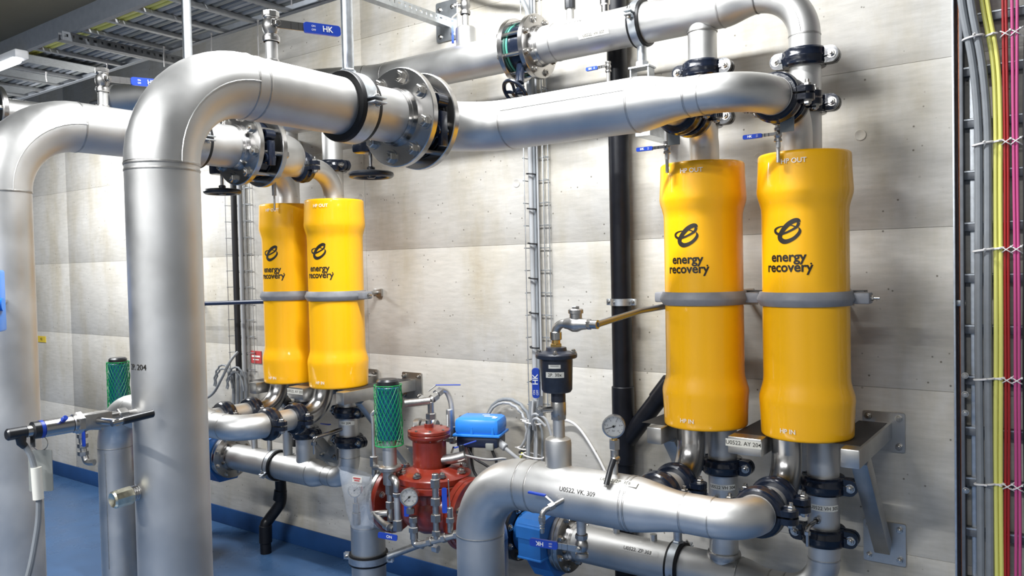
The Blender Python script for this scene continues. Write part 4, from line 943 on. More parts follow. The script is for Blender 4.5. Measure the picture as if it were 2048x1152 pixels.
    nn = part('net', g, 'green_net', t, label='green plastic diamond net'); nn['kind'] = 'stuff'
    for zh, rh in ((z0, 0.003), (z1, 0.002)): g = G(); torus(g, A(gx, gy, zh), Z_, 0.0575, rh, 32, 6); part('net_hem', g, 'green_net', t)
    # pilot circuit: tubes, fittings, gauges
    t = thing('pilot_piping', 'stainless pilot piping of the red valve ' + tag_, 'pilot piping', A(-2.2, -0.64, 0.5))
    def tb(pts, r, nm='tube', m='steel_bright', n=6): g = G(); tube(g, spline([A(*p) for p in pts], n), r, 12); return part(nm, g, m, t)
    def hx(p, ax, r, h, nm='fitting', m='steel_cast'): g = G(); hexp(g, A(*p), ax, r, h); return part(nm, g, m, t)
    def cy(p, q, r, nm='fitting', m='steel_cast', b=0.002): g = G(); cyl(g, A(*p), A(*q), r, 16, b); return part(nm, g, m, t)
    cy((-2.353, -0.60, 0.70), (-2.353, -0.60, 0.757), 0.030); hx((-2.353, -0.60, 0.66), Z_, 0.022, 0.04); cy((-2.353, -0.60, 0.545), (-2.353, -0.60, 0.66), 0.0165); hx((-2.353, -0.60, 0.60), Z_, 0.022, 0.03)
    tb([(-2.34, -0.61, 0.735), (-2.30, -0.63, 0.735), (-2.278, -0.64, 0.722), (-2.276, -0.64, 0.69)], 0.015, 'elbow', 'steel_cast')
    cy((-2.276, -0.64, 0.555), (-2.276, -0.64, 0.685), 0.014, 'tube', 'steel'); hx((-2.276, -0.64, 0.67), Z_, 0.019, 0.016); hx((-2.276, -0.64, 0.53), Z_, 0.021, 0.045)
    tb([(-2.44, -0.62, 0.565), (-2.40, -0.625, 0.575), (-2.36, -0.61, 0.58)], 0.014, 'elbow', 'steel_cast'); tb([(-2.42, -0.63, 0.57), (-2.35, -0.645, 0.545), (-2.29, -0.65, 0.535)], 0.013, 'elbow', 'steel_cast')
    cy((-2.33, -0.66, 0.55), (-2.30, -0.665, 0.545), 0.017)
    # gauge leg, two more legs and the sloping manifold
    tb([(-2.178, -0.65, 0.60), (-2.178, -0.65, 0.52), (-2.172, -0.65, 0.498), (-2.145, -0.645, 0.50), (-2.07, -0.625, 0.527), (-1.985, -0.60, 0.556)], 0.0135, 'manifold', 'steel_cast')
    for x_, y_, z_ in ((-2.115, -0.637, 0.512), (-2.055, -0.62, 0.533), (-2.0, -0.605, 0.552)): hx((x_, y_, z_), V((0.9, 0.25, 0.3)), 0.019, 0.018)
    hx((-2.178, -0.65, 0.585), Z_, 0.019, 0.022); hx((-2.178, -0.65, 0.545), Z_, 0.021, 0.022); cy((-2.178, -0.65, 0.515), (-2.178, -0.65, 0.60), 0.016)
    cy((-2.075, -0.63, 0.53), (-2.075, -0.63, 0.79), 0.0135, 'tube'); hx((-2.075, -0.63, 0.735), Z_, 0.020, 0.035); hx((-2.075, -0.63, 0.665), Z_, 0.021, 0.03); hx((-2.075, -0.63, 0.60), Z_, 0.022, 0.03); hx((-2.075, -0.63, 0.545), Z_, 0.019, 0.02)
    cy((-2.02, -0.61, 0.56), (-2.02, -0.61, 0.66), 0.012, 'tube'); hx((-2.02, -0.61, 0.60), Z_, 0.017, 0.02); cy((-2.02, -0.61, 0.66), (-2.025, -0.61, 0.77), 0.0025, 'thin_tube')
    cy((-1.985, -0.60, 0.556), (-1.97, -0.513, 0.562), 0.02)
    hx((-2.20, -0.60, 0.475), X_, 0.016, 0.025, 'clip', 'galvanised'); hx((-2.12, -0.60, 0.475), X_, 0.016, 0.025, 'clip', 'galvanised')
    # tall rear tube with elbow and its neighbours
    tb([(-2.53, -0.52, 0.74), (-2.53, -0.52, 0.92), (-2.532, -0.52, 0.965), (-2.495, -0.51, 0.985), (-2.46, -0.49, 0.985)], 0.009, 'tube', 'steel'); hx((-2.53, -0.52, 0.735), Z_, 0.019, 0.045); cy((-2.53, -0.52, 0.69), (-2.53, -0.52, 0.74), 0.012); tb([(-2.53, -0.52, 0.728), (-2.47, -0.55, 0.745), (-2.40, -0.585, 0.745)], 0.012, 'elbow', 'steel_cast')
    tb([(-2.45, -0.40, 1.00), (-2.40, -0.36, 1.005), (-2.36, -0.33, 1.01)], 0.018, 'tube', 'steel_cast')
    tb([(-2.36, -0.33, 1.01), (-2.362, -0.27, 1.042), (-2.352, -0.235, 1.04), (-2.338, -0.222, 1.0), (-2.332, -0.22, 0.95), (-2.331, -0.22, 0.875)], 0.0125, 'bent_tube', 'steel')
    for p in ((-2.40, -0.36, 1.005), (-2.361, -0.318, 1.016), (-2.362, -0.288, 1.033)): hx(p, V((0.05, 0.9, 0.35)), 0.021, 0.03)
    hx((-2.331, -0.22, 0.845), Z_, 0.022, 0.035); cy((-2.331, -0.22, 0.80), (-2.331, -0.22, 0.85), 0.015); cy((-2.331, -0.22, 0.812), (-2.305, -0.178, 0.812), 0.012)
    cy((-2.36, -0.33, 0.93), (-2.36, -0.33, 1.005), 0.014); hx((-2.36, -0.33, 0.925), Z_, 0.024, 0.03); cy((-2.40, -0.345, 0.89), (-2.33, -0.32, 0.895), 0.036, 'strainer', 'steel_cast', 0.008); cy((-2.43, -0.355, 0.885), (-2.40, -0.345, 0.89), 0.042, 'strainer_cap', 'steel_cast', 0.004)
    cy((-2.36, -0.33, 0.752), (-2.36, -0.33, 0.86), 0.028); cy((-2.36, -0.33, 0.78), (-2.36, -0.33, 0.80), 0.036, 'collar')
    # slotted thermometer pocket, plunger, side cocks
    cy((-2.31, -0.262, 0.83), (-2.31, -0.262, 0.965), 0.0155, 'pocket', 'galvanised'); hx((-2.31, -0.262, 0.82), Z_, 0.019, 0.02); g = G(); box(g, A(-2.31, -0.2765, 0.905), (0.007, 0.004, 0.075)); part('pocket_window', g, 'dial_white', t)
    cy((-2.305, -0.178, 0.78), (-2.305, -0.178, 0.90), 0.014, 'plunger', 'galvanised'); hx((-2.305, -0.178, 0.91), Z_, 0.016, 0.014, 'knob'); cy((-2.305, -0.178, 0.90), (-2.305, -0.178, 0.925), 0.010, 'knob')
    tb([(-2.20, -0.44, 0.787), (-2.15, -0.42, 0.797), (-2.11, -0.40, 0.810)], 0.022, 'elbow', 'steel_cast'); cy((-2.125, -0.40, 0.812), (-2.13, -0.40, 0.852), 0.012, 'plug', 'black_plastic')
    tb([(-2.12, -0.40, 0.810), (-2.05, -0.33, 0.785), (-2.00, -0.28, 0.785), (-1.99, -0.27, 0.77), (-1.99, -0.27, 0.68)], 0.0055, 'thin_tube', 'steel')
    g = G(); box(g, A(-2.14, -0.36, 0.845), (0.10, 0.013, 0.006), (0.8, 0.5, 0.3), Y_, 0.001); part('lever', g, 'blue_grip', t, label='blue lever'); g = G(); box(g, A(-2.187, -0.39, 0.822), (0.03, 0.011, 0.003), (0.3, 0.2, 1), Y_); part('lever_link', g, 'steel_bright', t)
    g = G(); box(g, A(-2.325, -0.25, 1.072), (0.115, 0.012, 0.004), (0.86, 0.5, 0.0), Y_, 0.001); part('lever', g, 'blue_grip', t, label='blue lever'); g = G(); box(g, A(-2.385, -0.29, 1.058), (0.045, 0.011, 0.003), (0.7, 0.4, 0.6), Y_); part('lever_link', g, 'steel_bright', t)
    # upright blue levers with white print
    for p, e in (((-2.235, -0.63, 0.64), 0.095), ((-2.042, -0.615, 0.685), 0.10)):
        c = A(*p); n = V((0.55, -0.83, 0)); ex = V((0.83, 0.55, 0)); g = G(); prism(g, rrect(0.020, e, 0.006), c, ex, Z_, 0.005); l = part('lever', g, 'blue_grip', t, label='blue upright lever')
    c = A(-2.30, -0.675, 0.512); n = V((0.35, -0.94, 0)); ex = V((0.94, 0.35, -0.10)); g = G(); prism(g, rrect(0.085, 0.024, 0.006), c, ex, V((0.1, 0, 1)), 0.005); l = part('lever', g, 'blue_grip', t, label='blue flat lever with white print')
    g = G(); flat(g, text2d('ON', 0.016, 0.01), c + ex * 0.008 + n * 0.0055, ex.normalized(), Z_, 0.0006); part('lettering', g, 'white_print', l)
    gauge(A(-2.178, -0.672, 0.690), V((0.45, -0.88, 0.06)), 0.036, 'steel gauge on the pilot piping ' + tag_, [(0.010, 0.012, 'cyl', 'steel_bright'), (0.018, 0.022, 'hex', 'steel_cast')], needle=-2.3)
    if bag:
        gauge(A(-2.462, -0.70, 0.682), V((0.5, -0.86, 0.05)), 0.028, 'round gauge wrapped inside the clear plastic bag', [(0.008, 0.03, 'cyl', 'steel_bright'), (0.014, 0.04, 'hex', 'steel_cast'), (0.017, 0.05, 'cyl', 'steel_cast')], needle=0.9)
        t = thing('plastic_bag', 'clear plastic bag tied over a gauge on the pipe feeding the red valve', 'bag', A(-2.45, -0.68, 0.52))
        rows = []; N = 28
        for i, (z_, cx, wx, wy) in enumerate(((0.760, -2.462, 0.072, 0.010), (0.745, -2.460, 0.068, 0.025), (0.71, -2.452, 0.060, 0.050), (0.65, -2.447, 0.055, 0.055), (0.60, -2.442, 0.052, 0.052), (0.555, -2.432, 0.048, 0.046), (0.525, -2.425, 0.040, 0.038))):
            row = []
            for k in range(N):
                a = 2 * pi * k / N; nz = 0.006 * noise.noise(V((k * 0.9, i * 1.3, 3.1))) + 0.003 * sin(a * 7 + i)
                p = V(((wx + nz) * cos(a), (wy + nz) * sin(a), 0)); p = Matrix.Rotation(0.55, 3, 'Z') @ p
                tilt = 0.02 * cos(a + 0.4 + pi) if i < 2 else 0
                row.append(A(cx, -0.695, z_ + tilt) + p)
            rows.append(row)
        g = G(); vs = [p for r in rows for p in r]; fs = []
        for i in range(len(rows) - 1):
            for k in range(N): fs.append((i * N + k, i * N + (k + 1) % N, (i + 1) * N + (k + 1) % N, (i + 1) * N + k))
        g.add(vs, fs); part('film', g, 'plastic_film', t)
        n = V((0.5, -0.86, 0.1)); ex = V((0.86, 0.5, -0.12)); g = G(); prism(g, rrect(0.040, 0.024, 0.002), A(-2.405, -0.737, 0.745), ex, V((0.1, 0, 1)), 0.001); st = part('sticker', g, 'label_white', t, label='white and red sticker')
        g = G(); flat(g, grid2d(0.030, 0.006, 1, 1), A(-2.405, -0.7385, 0.749), ex, V((0.1, 0, 1)), 0.0008); flat(g, grid2d(0.022, 0.005, 1, 1), A(-2.405, -0.7385, 0.740), ex, V((0.1, 0, 1)), 0.0008); part('print', g, 'sticker_red', st)
control_set(0, 0, 'in front of the blue wall box')
control_set(-1.991, -0.10, 'half hidden behind the big elbow pipe', bag=False)

# ------------------------------------------------------------------ air vent pot on the lower thick header
ax_, ay = -1.392, -0.79
t = thing('air_vent', 'dark grey air vent pot with brass fitting standing on the lower thick header', 'air vent', (ax_, ay, 0.945))
g = G(); lathe(g, [(0.043, 0.0), (0.0435, 0.082), (0.041, 0.094), (0.030, 0.101), (0, 0.104)], (ax_, ay, 0.940), Z_, 32); part('riser_cap', g, 'steel', t)
g = G(); cyl(g, (ax_ + 0.004, ay, 1.04), (ax_ + 0.004, ay, 1.115), 0.0195, 20); part('riser', g, 'steel', t)
g = G(); lathe(g, [(0, 0), (0.023, 0), (0.025, 0.008), (0.025, 0.05), (0.022, 0.056), (0, 0.056)], (ax_ + 0.004, ay, 1.105), Z_, 20); part('valve_body', g, 'steel_cast', t)
g = G(); hexp(g, (ax_ + 0.004, ay, 1.100), Z_, 0.027, 0.018); part('hex_end', g, 'steel_cast', t)
g = G(); cyl(g, (ax_ + 0.004, ay, 1.155), (ax_ + 0.004, ay, 1.195), 0.024, 20); part('neck', g, 'pot_paint', t)
g = G(); lathe(g, [(0.02, 0), (0.045, 0.002), (0.050, 0.010), (0.053, 0.10), (0.053, 0.118)], (ax_, ay, 1.187), Z_, 40); pot = part('pot', g, 'pot_paint', t)
g = G(); lathe(g, [(0.05, 0), (0.066, 0.0), (0.068, 0.003), (0.068, 0.012), (0.064, 0.017), (0.035, 0.023), (0.033, 0.034), (0.02, 0.036), (0, 0.036)], (ax_, ay, 1.300), Z_, 40); lid = part('lid', g, 'pot_paint', t)
for k in range(4):
    a = 2 * pi * k / 4 + 0.5; bolt(lid, (ax_ + 0.056 * cos(a), ay + 0.056 * sin(a), 1.318), Z_, 0.008)
g = G(); hexp(g, (ax_, ay, 1.335), Z_, 0.020, 0.012); cyl(g, (ax_, ay, 1.345), (ax_, ay, 1.362), 0.014, 16); part('brass_fitting', g, 'brass', t)
g = G(); cyl(g, (ax_, ay, 1.358), (ax_, ay, 1.385), 0.0195, 18, 0.002); part('union', g, 'steel_bright', t)
g = G(); pts, e = arc((ax_, ay, 1.38), Z_, X_, 0.032, 8); tube(g, [(ax_, ay, 1.375)] + pts + [e + X_ * 0.015], 0.0145, 16); part('elbow', g, 'steel_cast', t)
g = G(); lathe(g, [(0, 0), (0.017, 0), (0.019, 0.012), (0.026, 0.030), (0.026, 0.045), (0.019, 0.062), (0.016, 0.085), (0, 0.085)], e + X_ * 0.005, X_, 20); part('check_valve', g, 'steel_cast', t)
g = G(); cv = e + X_ * 0.045; cyl(g, cv + Z_ * 0.012, cv + Z_ * 0.036, 0.020, 16); lathe(g, [(0, 0), (0.0245, 0), (0.0245, 0.011), (0.021, 0.014), (0, 0.014)], cv + Z_ * 0.034, Z_, 18); hexp(g, cv + Z_ * 0.047, Z_, 0.013, 0.010); part('check_valve_cap', g, 'steel_cast', t)
g = G(); hexp(g, e + X_ * 0.088, X_, 0.017, 0.014); cyl(g, e + X_ * 0.08, e + X_ * 0.125, 0.0145, 16); part('union', g, 'steel_bright', t)
nv = V((0.43, -0.90, 0)); et = V((0.90, 0.43, 0))
g = G(); wrap(g, grid2d(0.040, 0.012, 6, 1), (ax_, ay, 1.277), nv, et, Z_, 0.0535, 't'); part('name_plate', g, 'label_white', pot, label='small white type plate')
g = G(); wrap(g, text2d('TYPE', 0.006), (ax_, ay, 1.277), nv, et, Z_, 0.0538, 't', 0.001) if False else wrap(g, grid2d(0.028, 0.0015, 4, 1), (ax_, ay, 1.279), nv, et, Z_, 0.0537, 't'); part('print_line', g, 'ink', pot)
sticker(pot, (ax_, ay, 1.250), nv, et, Z_, 0.0525, 't', 0.062, 0.018, '2P. 30x', 0.015)
# its lever
n = V((0.35, -0.94, 0)); ex = V((0.94, 0.35, 0)); lc = V((ax_ - 0.044, ay - 0.055, 1.222))
t = thing('valve_lever', 'upright blue HK lever beside the dark air vent pot', 'lever', lc - Z_ * 0.06)
g = G(); prism(g, rrect(0.024, 0.098, 0.010), lc, ex, Z_, 0.008); gp = part('grip', g, 'blue_grip', t)
g = G(); flat(g, text2d('HK', 0.025, 0.012), lc + Z_ * 0.012 + n * 0.0086, Z_, ex * -1, 0.0005); flat(g, text2d('ON', 0.010), lc - Z_ * 0.03 + n * 0.0086 - ex * 0.005, Z_, ex * -1, 0.0005); flat(g, text2d('OFF', 0.010), lc - Z_ * 0.03 + n * 0.0086 + ex * 0.006, Z_, ex * -1, 0.0005); part('lettering', g, 'white_print', gp, label='white HK print')
g = G(); box(g, lc + V((0.012, 0.006, -0.075)), (0.014, 0.0035, 0.065), ex, n * -1); cyl(g, lc + V((0.012, 0.004, -0.088)), (ax_, ay - 0.01, 1.134), 0.010, 12); part('link', g, 'steel_bright', t)
bolt(t, lc + V((0.012, -0.002, -0.088)), n, 0.010, 'stem_nut')
# discharge pipe from the check valve to the clamp behind the vessels
ep = e + X_ * 0.12
g = G(); tube(g, [ep, V((-1.236, -0.50, 1.438)), V((-1.228, -0.17, 1.446)), V((-1.226, -0.001, 1.447))], 0.0105, 14); solo('discharge_pipe', g, 'steel_dark', 'thin steel pipe from the air vent check valve to behind the near vessels', 'pipe')
g = G(); tube(g, spline([(-4.60, -0.001, 1.42), (-4.60, -0.30, 1.42), (-4.54, -0.36, 1.42), (-4.3, -0.36, 1.42), (-3.44, -0.355, 1.445)], 6), 0.0115, 14); solo('discharge_pipe', g, 'navy_base', 'thin dark blue pipe from behind the big elbow pipe to the far vessel band', 'pipe')
# gauge with black lever
gauge((-1.172, -0.815, 1.102), V((0.38, -0.92, 0.02)), 0.034, 'round black cased gauge in front of the black drainpipe', [(0.009, 0.012, 'cyl', 'brass'), (0.0175, 0.030, 'hex', 'steel_cast'), (0.013, 0.022, 'cyl', 'steel_cast'), (0.0155, 0.02, 'hex', 'steel_cast'), (0.010, 0.045, 'cyl', 'steel')], needle=-1.9, body='black_plastic', depth=0.03)
t = thing('valve_lever', 'black drooping lever below the black cased gauge', 'lever', (-1.205, -0.84, 0.93))
g = G(); cyl(g, (-1.169, -0.80, 1.0), (-1.160, -0.842, 1.002), 0.010, 14, 0.002); part('stem', g, 'steel_cast', t)
g = G(); tube(g, [(-1.160, -0.838, 1.008), (-1.166, -0.850, 0.98), (-1.169, -0.872, 0.935)], [0.010, 0.0085, 0.0095], 12); part('grip', g, 'black_plastic', t)
g = G(); cyl(g, (-1.169, -0.872, 0.936), (-1.1695, -0.875, 0.928), 0.007, 10); part('tip', g, 'steel_bright', t)
# sampling cock VK 309
t = thing('drain_cock', 'bent sampling cock with blue lever on the front of the lower thick header', 'valve', (-1.37, -0.95, 0.77))
p0 = V((-1.318, yQ - 0.078, 0.868)); p1 = V((-1.352, -0.928, 0.845)); pts, e = arc(p1, (p1 - p0), V((0, 0, -1)), 0.022, 6)
g = G(); tube(g, [p0, p1] + pts[1:], 0.0085, 12); part('tube', g, 'steel_cast', t)
g = G(); hexp(g, p0 + (p1 - p0) * 0.55, p1 - p0, 0.012, 0.02); part('valve_body', g, 'steel_cast', t)
g = G(); hexp(g, e, -Z_, 0.0125, 0.014); cyl(g, e - Z_ * 0.014, e - Z_ * 0.022, 0.0095, 12); part('nut', g, 'steel_cast', t)
g = G(); lathe(g, [(0.008, 0), (0.006, 0.006), (0.008, 0.008), (0.006, 0.014), (0.008, 0.016), (0.006, 0.022), (0.007, 0.026), (0.005, 0.032), (0, 0.032)], e - Z_ * 0.020, -Z_, 12); part('hose_tail', g, 'steel_cast', t)
q = p0 + (p1 - p0) * 0.62; g = G(); box(g, q + V((-0.012, 0, 0.016)), (0.035, 0.010, 0.003), V((-0.9, -0.1, 0.6)), Y_); part('lever_link', g, 'steel_bright', t)
g = G(); box(g, q + V((-0.056, -0.004, 0.030)), (0.062, 0.013, 0.007), V((-1, -0.1, 0.05)), Y_, 0.002); part('lever', g, 'blue_grip', t, label='blue lever')
# lever valve hanging under the thick header, in front of the blue meter
vx, vy, vz = -1.322, yQ + 0.03, 0.735
t = thing('pipe_stub', 'short steel stub under the lower thick header', 'pipe', (vx, vy, vz)); straight(t, (vx, vy, 0.81), (vx, vy, 0.725), 0.0155, 'tube')
ball_valve((vx, vy, 0.690), Z_, V((0.2, -1, 0)), V((-1, -0.2, 0.02)), 0.019, 'lever ball valve with blue HK grip in front of the blue flow meter', L=0.165, gw=0.019)

# ------------------------------------------------------------------ blue wall box with cables
t = thing('actuator_box', 'bright blue actuator box with dark base and white print on a post', 'actuator', (-2.17, -0.20, 0.5))
c = V((-2.165, -0.22, 0)); ex = V((0.93, 0.36, 0)); ey = V((-0.36, 0.93, 0))
g = G(); box(g, c + Z_ * 0.905, (0.205, 0.150, 0.075), ex, ey, 0.022); lid = part('lid', g, 'blue_box', t)
g = G(); box(g, c + Z_ * 0.868, (0.214, 0.160, 0.012), ex, ey, 0.004); part('rim', g, 'blue_box', lid)
g = G(); box(g, c + Z_ * 0.838, (0.190, 0.135, 0.052), ex, ey, 0.012); part('base', g, 'navy_base', t)
for u, v_ in ((-0.02, -0.071), (0.075, -0.071)):
    g = G(); cyl(g, c + ex * u + ey * v_ + Z_ * 0.873, c + ex * u + ey * v_ + Z_ * 0.905, 0.007, 10); part('screw_post', g, 'blue_box', lid)
g = G()
for (u, v_, w, h) in ((0.02, 0.02, 0.035, 0.010), (0.045, -0.01, 0.05, 0.012), (0.075, -0.035, 0.02, 0.03)): flat(g, grid2d(w, h, 1, 1, u, v_), c + Z_ * 0.9425, ex, ey, 0.0006)
part('print', g, 'white_print', lid, label='white printed marks')
g = G(); cyl(g, (-2.245, -0.215, 0.0), (-2.245, -0.215, 0.825), 0.026, 18); part('post', g, 'steel', t)
g = G(); cyl(g, c + ex * 0.085 - Z_ * -0.835 - ey * 0.03, c + ex * 0.125 + Z_ * 0.815 - ey * 0.045, 0.017, 14, 0.003); part('cable_gland', g, 'cable_light', t)
g = G(); box(g, c + ex * 0.06 + Z_ * 0.822 - ey * 0.065, (0.035, 0.03, 0.03), ex, ey, 0.003); part('terminal', g, 'tag_grey', t)
gp = 'cables by the blue wall box'
p = c + ex * 0.12 + Z_ * 0.815 - ey * 0.045
cable('cable', [p, p + V((0.04, 0.01, -0.03)), p + V((0.09, 0.03, -0.07)), p + V((0.14, 0.05, -0.11)), p + V((0.20, 0.09, -0.14))], 0.008, 'cable_light', 'light grey cable from the gland of the blue wall box', gp)
cable('cable', [(-2.19, -0.262, 0.818), (-2.19, -0.262, 0.76), (-2.175, -0.262, 0.70), (-2.13, -0.262, 0.665), (-2.07, -0.255, 0.69), (-2.06, -0.25, 0.75), (-2.08, -0.25, 0.80), (-2.10, -0.25, 0.825)], 0.006, 'cable_black', 'thin black cable looping below the blue wall box', gp)
cable('cable', [(-2.20, -0.281, 0.825), (-2.16, -0.281, 0.77), (-2.10, -0.279, 0.745), (-2.05, -0.275, 0.72), (-2.06, -0.274, 0.672)], 0.0055, 'cable_black', 'thin black cable sagging below the blue wall box', gp)
def loop(cx, cz, R, r, y, m, label, a0=0.0, a1=2 * pi, ry=1.0, n=26, grp=gp):
    pts = [V((cx + R * cos(a0 + (a1 - a0) * k / n), y + 0.004 * sin(3 * k), cz + R * ry * sin(a0 + (a1 - a0) * k / n))) for k in range(n + 1)]
    g = G(); tube(g, pts, r, 10); return solo('cable', g, m, label, 'cable', grp)
loop(-2.148, 0.862, 0.128, 0.0085, -0.035, 'cable_grey', 'outer grey cable of the round coil on the wall by the mesh tray', -1.1, 3.9)
loop(-2.150, 0.862, 0.113, 0.0065, -0.050, 'cable_light', 'inner pale cable of the round coil on the wall by the mesh tray', -0.9, 3.7)
for k in range(7):
    x0 = -2.030 + 0.014 * k; m = ('cable_grey', 'cable_light')[k % 2]
    cable('cable', [(-2.04 + 0.014 * k, -0.055 - 0.013 * (k % 3), 0.62), (-2.032 + 0.0135 * k, -0.058 - 0.013 * (k % 3), 0.74), (-2.022 + 0.0125 * k, -0.06 - 0.013 * (k % 3), 0.86), (-2.002 + 0.0125 * (k // 3) + 0.004 * (k % 3), -0.056 - 0.013 * (k % 3), 0.93), (-1.995 + 0.0125 * (k // 3), -0.050 - 0.013 * (k % 3), 1.0)], 0.0055, m, 'one of the grey cables fanning out below the mesh tray by the air vent', gp)
cable('cable', [(-1.975, -0.096, 0.90), (-1.957, -0.115, 0.945), (-1.925, -0.125, 0.955), (-1.89, -0.11, 0.93), (-1.87, -0.10, 0.86)], 0.006, 'cable_light', 'pale cable arching out of the mesh tray behind the air vent', gp)
cable('cable', [(-1.965, -0.100, 0.88), (-1.953, -0.118, 0.925), (-1.922, -0.128, 0.936), (-1.892, -0.114, 0.905)], 0.006, 'cable_light', 'second pale cable arching out of the mesh tray behind the air vent', gp)
cable('cable', [(-1.90, -0.03, 0.93), (-1.80, -0.012, 0.90), (-1.70, -0.010, 0.78), (-1.62, -0.010, 0.64), (-1.56, -0.010, 0.52)], 0.0055, 'tie_white', 'thin white cable running down the wall from the mesh tray', gp)
for (x_, y_, z_, ra_, rb_, lb) in ((-2.035, -0.043, 0.905, 0.022, 0.022, 'upper white tie on the cable coil'), (-2.064, -0.043, 0.775, 0.026, 0.022, 'lower white tie on the cable coil'), (-1.985, -0.070, 0.905, 0.040, 0.030, 'upper white tie on the fanned cables'), (-1.990, -0.072, 0.755, 0.052, 0.030, 'lower white tie on the fanned cables')):
    tie((x_, y_, z_), V((0.1, 0, 1)), ra_, rb_, lb, 'white ties on the cables by the blue box', X_, (-1, -0.5, 0.1))
g = G(); tube(g, [(-2.085, -0.062, 0.70), (-2.06, -0.07, 0.735), (-2.05, -0.07, 0.76)], 0.006, 8); solo('cable', g, 'cable_yellow', 'short yellow earth wire under the cable coil', 'cable', gp)

# ------------------------------------------------------------------ black drainpipe on the wall
bxp, byp, brr = -1.533, -0.075, 0.041
t = thing('drain_pipe', 'tall black plastic drainpipe on the wall left of the near vessels', 'drainpipe', (bxp, byp, 0))
straight(t, (bxp, byp, 0.0), (bxp, byp, 3.1), brr, 'pipe', 'black_pipe', 24)
for z0, z1 in ((0.78, 1.10), (2.50, 2.60), (0.25, 0.36)):
    g = G(); cyl(g, (bxp, byp, z0), (bxp, byp, z1), brr + 0.005, 24, 0.003); part('socket', g, 'black_pipe', t)
g = G(); tube(g, [(bxp, byp, 0.86), (bxp + 0.21, byp - 0.002, 1.125)], 0.036, 22); tube(g, [(bxp + 0.21, byp - 0.002, 1.125), (bxp + 0.36, byp - 0.002, 1.315)], 0.032, 22); part('branch_pipe', g, 'black_pipe', t)
g = G(); tube(g, [(bxp + 0.155, byp, 1.056), (bxp + 0.215, byp, 1.132)], 0.040, 22); part('branch_socket', g, 'black_pipe', t)
g = G(); tube(g, [(bxp + 0.355, byp - 0.002, 1.31), (bxp + 0.37, byp, 1.35), (bxp + 0.372, byp, 1.45)], 0.032, 20); part('branch_bend', g, 'black_pipe', t)
t = thing('pipe_clamp', 'steel two-bolt clamp round the tall black drainpipe', 'pipe clamp', (bxp, byp, 1.43))
g = G(); lathe(g, [(brr, -0.014), (brr + 0.005, -0.014), (brr + 0.005, 0.014), (brr, 0.014)], (bxp, byp, 1.445), Z_, 32, close=True); part('band', g, 'galvanised', t)
for s in (1, -1):
    g = G(); box(g, (bxp + s * (brr + 0.013), byp, 1.445), (0.022, 0.016, 0.026), bev=0.002); part('ear', g, 'galvanised', t); bolt(t, (bxp + s * (brr + 0.014), byp - 0.008, 1.445), -Y_, 0.007)
g = G(); cyl(g, (bxp, byp + brr, 1.445), (bxp, -0.001, 1.445), 0.006, 10); part('rod', g, 'galvanised', t)
bolt(t, (bxp - 0.01, byp - brr - 0.005, 1.445), -Y_, 0.004, 'screw')

# ------------------------------------------------------------------ wire mesh trays on the wall with conduits
def mesh_tray(x0, w, z0, z1, label, grp, conduits):
    t = thing('wire_tray', label, 'cable tray', (x0 + w / 2, -0.03, z0))
    for u, y in ((0, -0.055), (0.0, -0.012), (w * 0.36, -0.012), (w * 0.74, -0.012), (w, -0.012), (w, -0.055)):
        g = G(); cyl(g, (x0 + u, y, z0), (x0 + u, y, z1), 0.0024, 8); part('wire', g, 'galvanised', t)
    n = int((z1 - z0) / 0.10)
    for k in range(n + 1):
        z = z0 + 0.03 + k * 0.10; g = G(); tube(g, [(x0 - 0.004, -0.060, z), (x0 - 0.003, -0.009, z), (x0 + w + 0.003, -0.009, z), (x0 + w + 0.004, -0.060, z)], 0.0022, 6); part('cross_wire', g, 'galvanised', t)
    for i, (u, r, m, lb) in enumerate(conduits):
        g = G(); tube(g, [(x0 + u, -0.012 - r - 0.003, z0 - 0.02), (x0 + u, -0.012 - r - 0.003, (z0 + z1) / 2), (x0 + u + 0.002, -0.012 - r - 0.003, z1 - 0.02)], r, 12); solo('cable', g, m, lb, 'cable', grp)
mesh_tray(-2.018, 0.100, 0.95, 3.0, 'vertical wire mesh tray on the wall behind the air vent pot', 'cables in the mesh tray behind the air vent', [(0.016, 0.0115, 'cable_light', 'thick pale cable in the mesh tray behind the air vent pot'), (0.034, 0.007, 'cable_grey', 'thin grey cable in the mesh tray behind the air vent pot'), (0.048, 0.005, 'cable_light', 'thinnest pale cable in the mesh tray behind the air vent pot')])
for k in range(8): tie((-1.998, -0.03, 1.08 + 0.155 * k), V((0.12, 0, 1)), 0.021, 0.019, 'dark strap round the cables in the mesh tray behind the air vent', 'dark straps in the mesh tray', X_, (0, -1, 0)).data.materials[0] = MATS['cable_black']
mesh_tray(-4.25, 0.185, 0.98, 2.4, 'vertical wire mesh tray on the wall left of the far vessels', 'cables in the mesh tray left of the far vessels', [(0.055, 0.018, 'cable_black', 'thick dark cable in the mesh tray left of the far vessels'), (0.105, 0.012, 'cable_light', 'pale cable in the mesh tray left of the far vessels')])
gq = 'cables below the far mesh tray'
for k, (cx, rr) in enumerate(((-4.27, 0.10), (-4.25, 0.085), (-4.10, 0.10), (-4.09, 0.08))):
    loop(cx, 0.90, rr, 0.006, -0.09 - 0.014 * k, 'cable_grey', ('wide arched grey cable left below the far mesh tray', 'inner arched grey cable left below the far mesh tray', 'wide arched grey cable right below the far mesh tray', 'inner arched grey cable right below the far mesh tray')[k], 0.0, pi, 1.35, 16, gq)
cable('cable', [(-4.55, -0.17, 0.80), (-4.40, -0.165, 0.82), (-4.28, -0.16, 0.87), (-4.19, -0.155, 0.97), (-4.15, -0.12, 1.07), (-4.14, -0.075, 1.12)], 0.008, 'cable_grey', 'grey cable sweeping from the far mesh tray behind the big elbow pipe', gq)
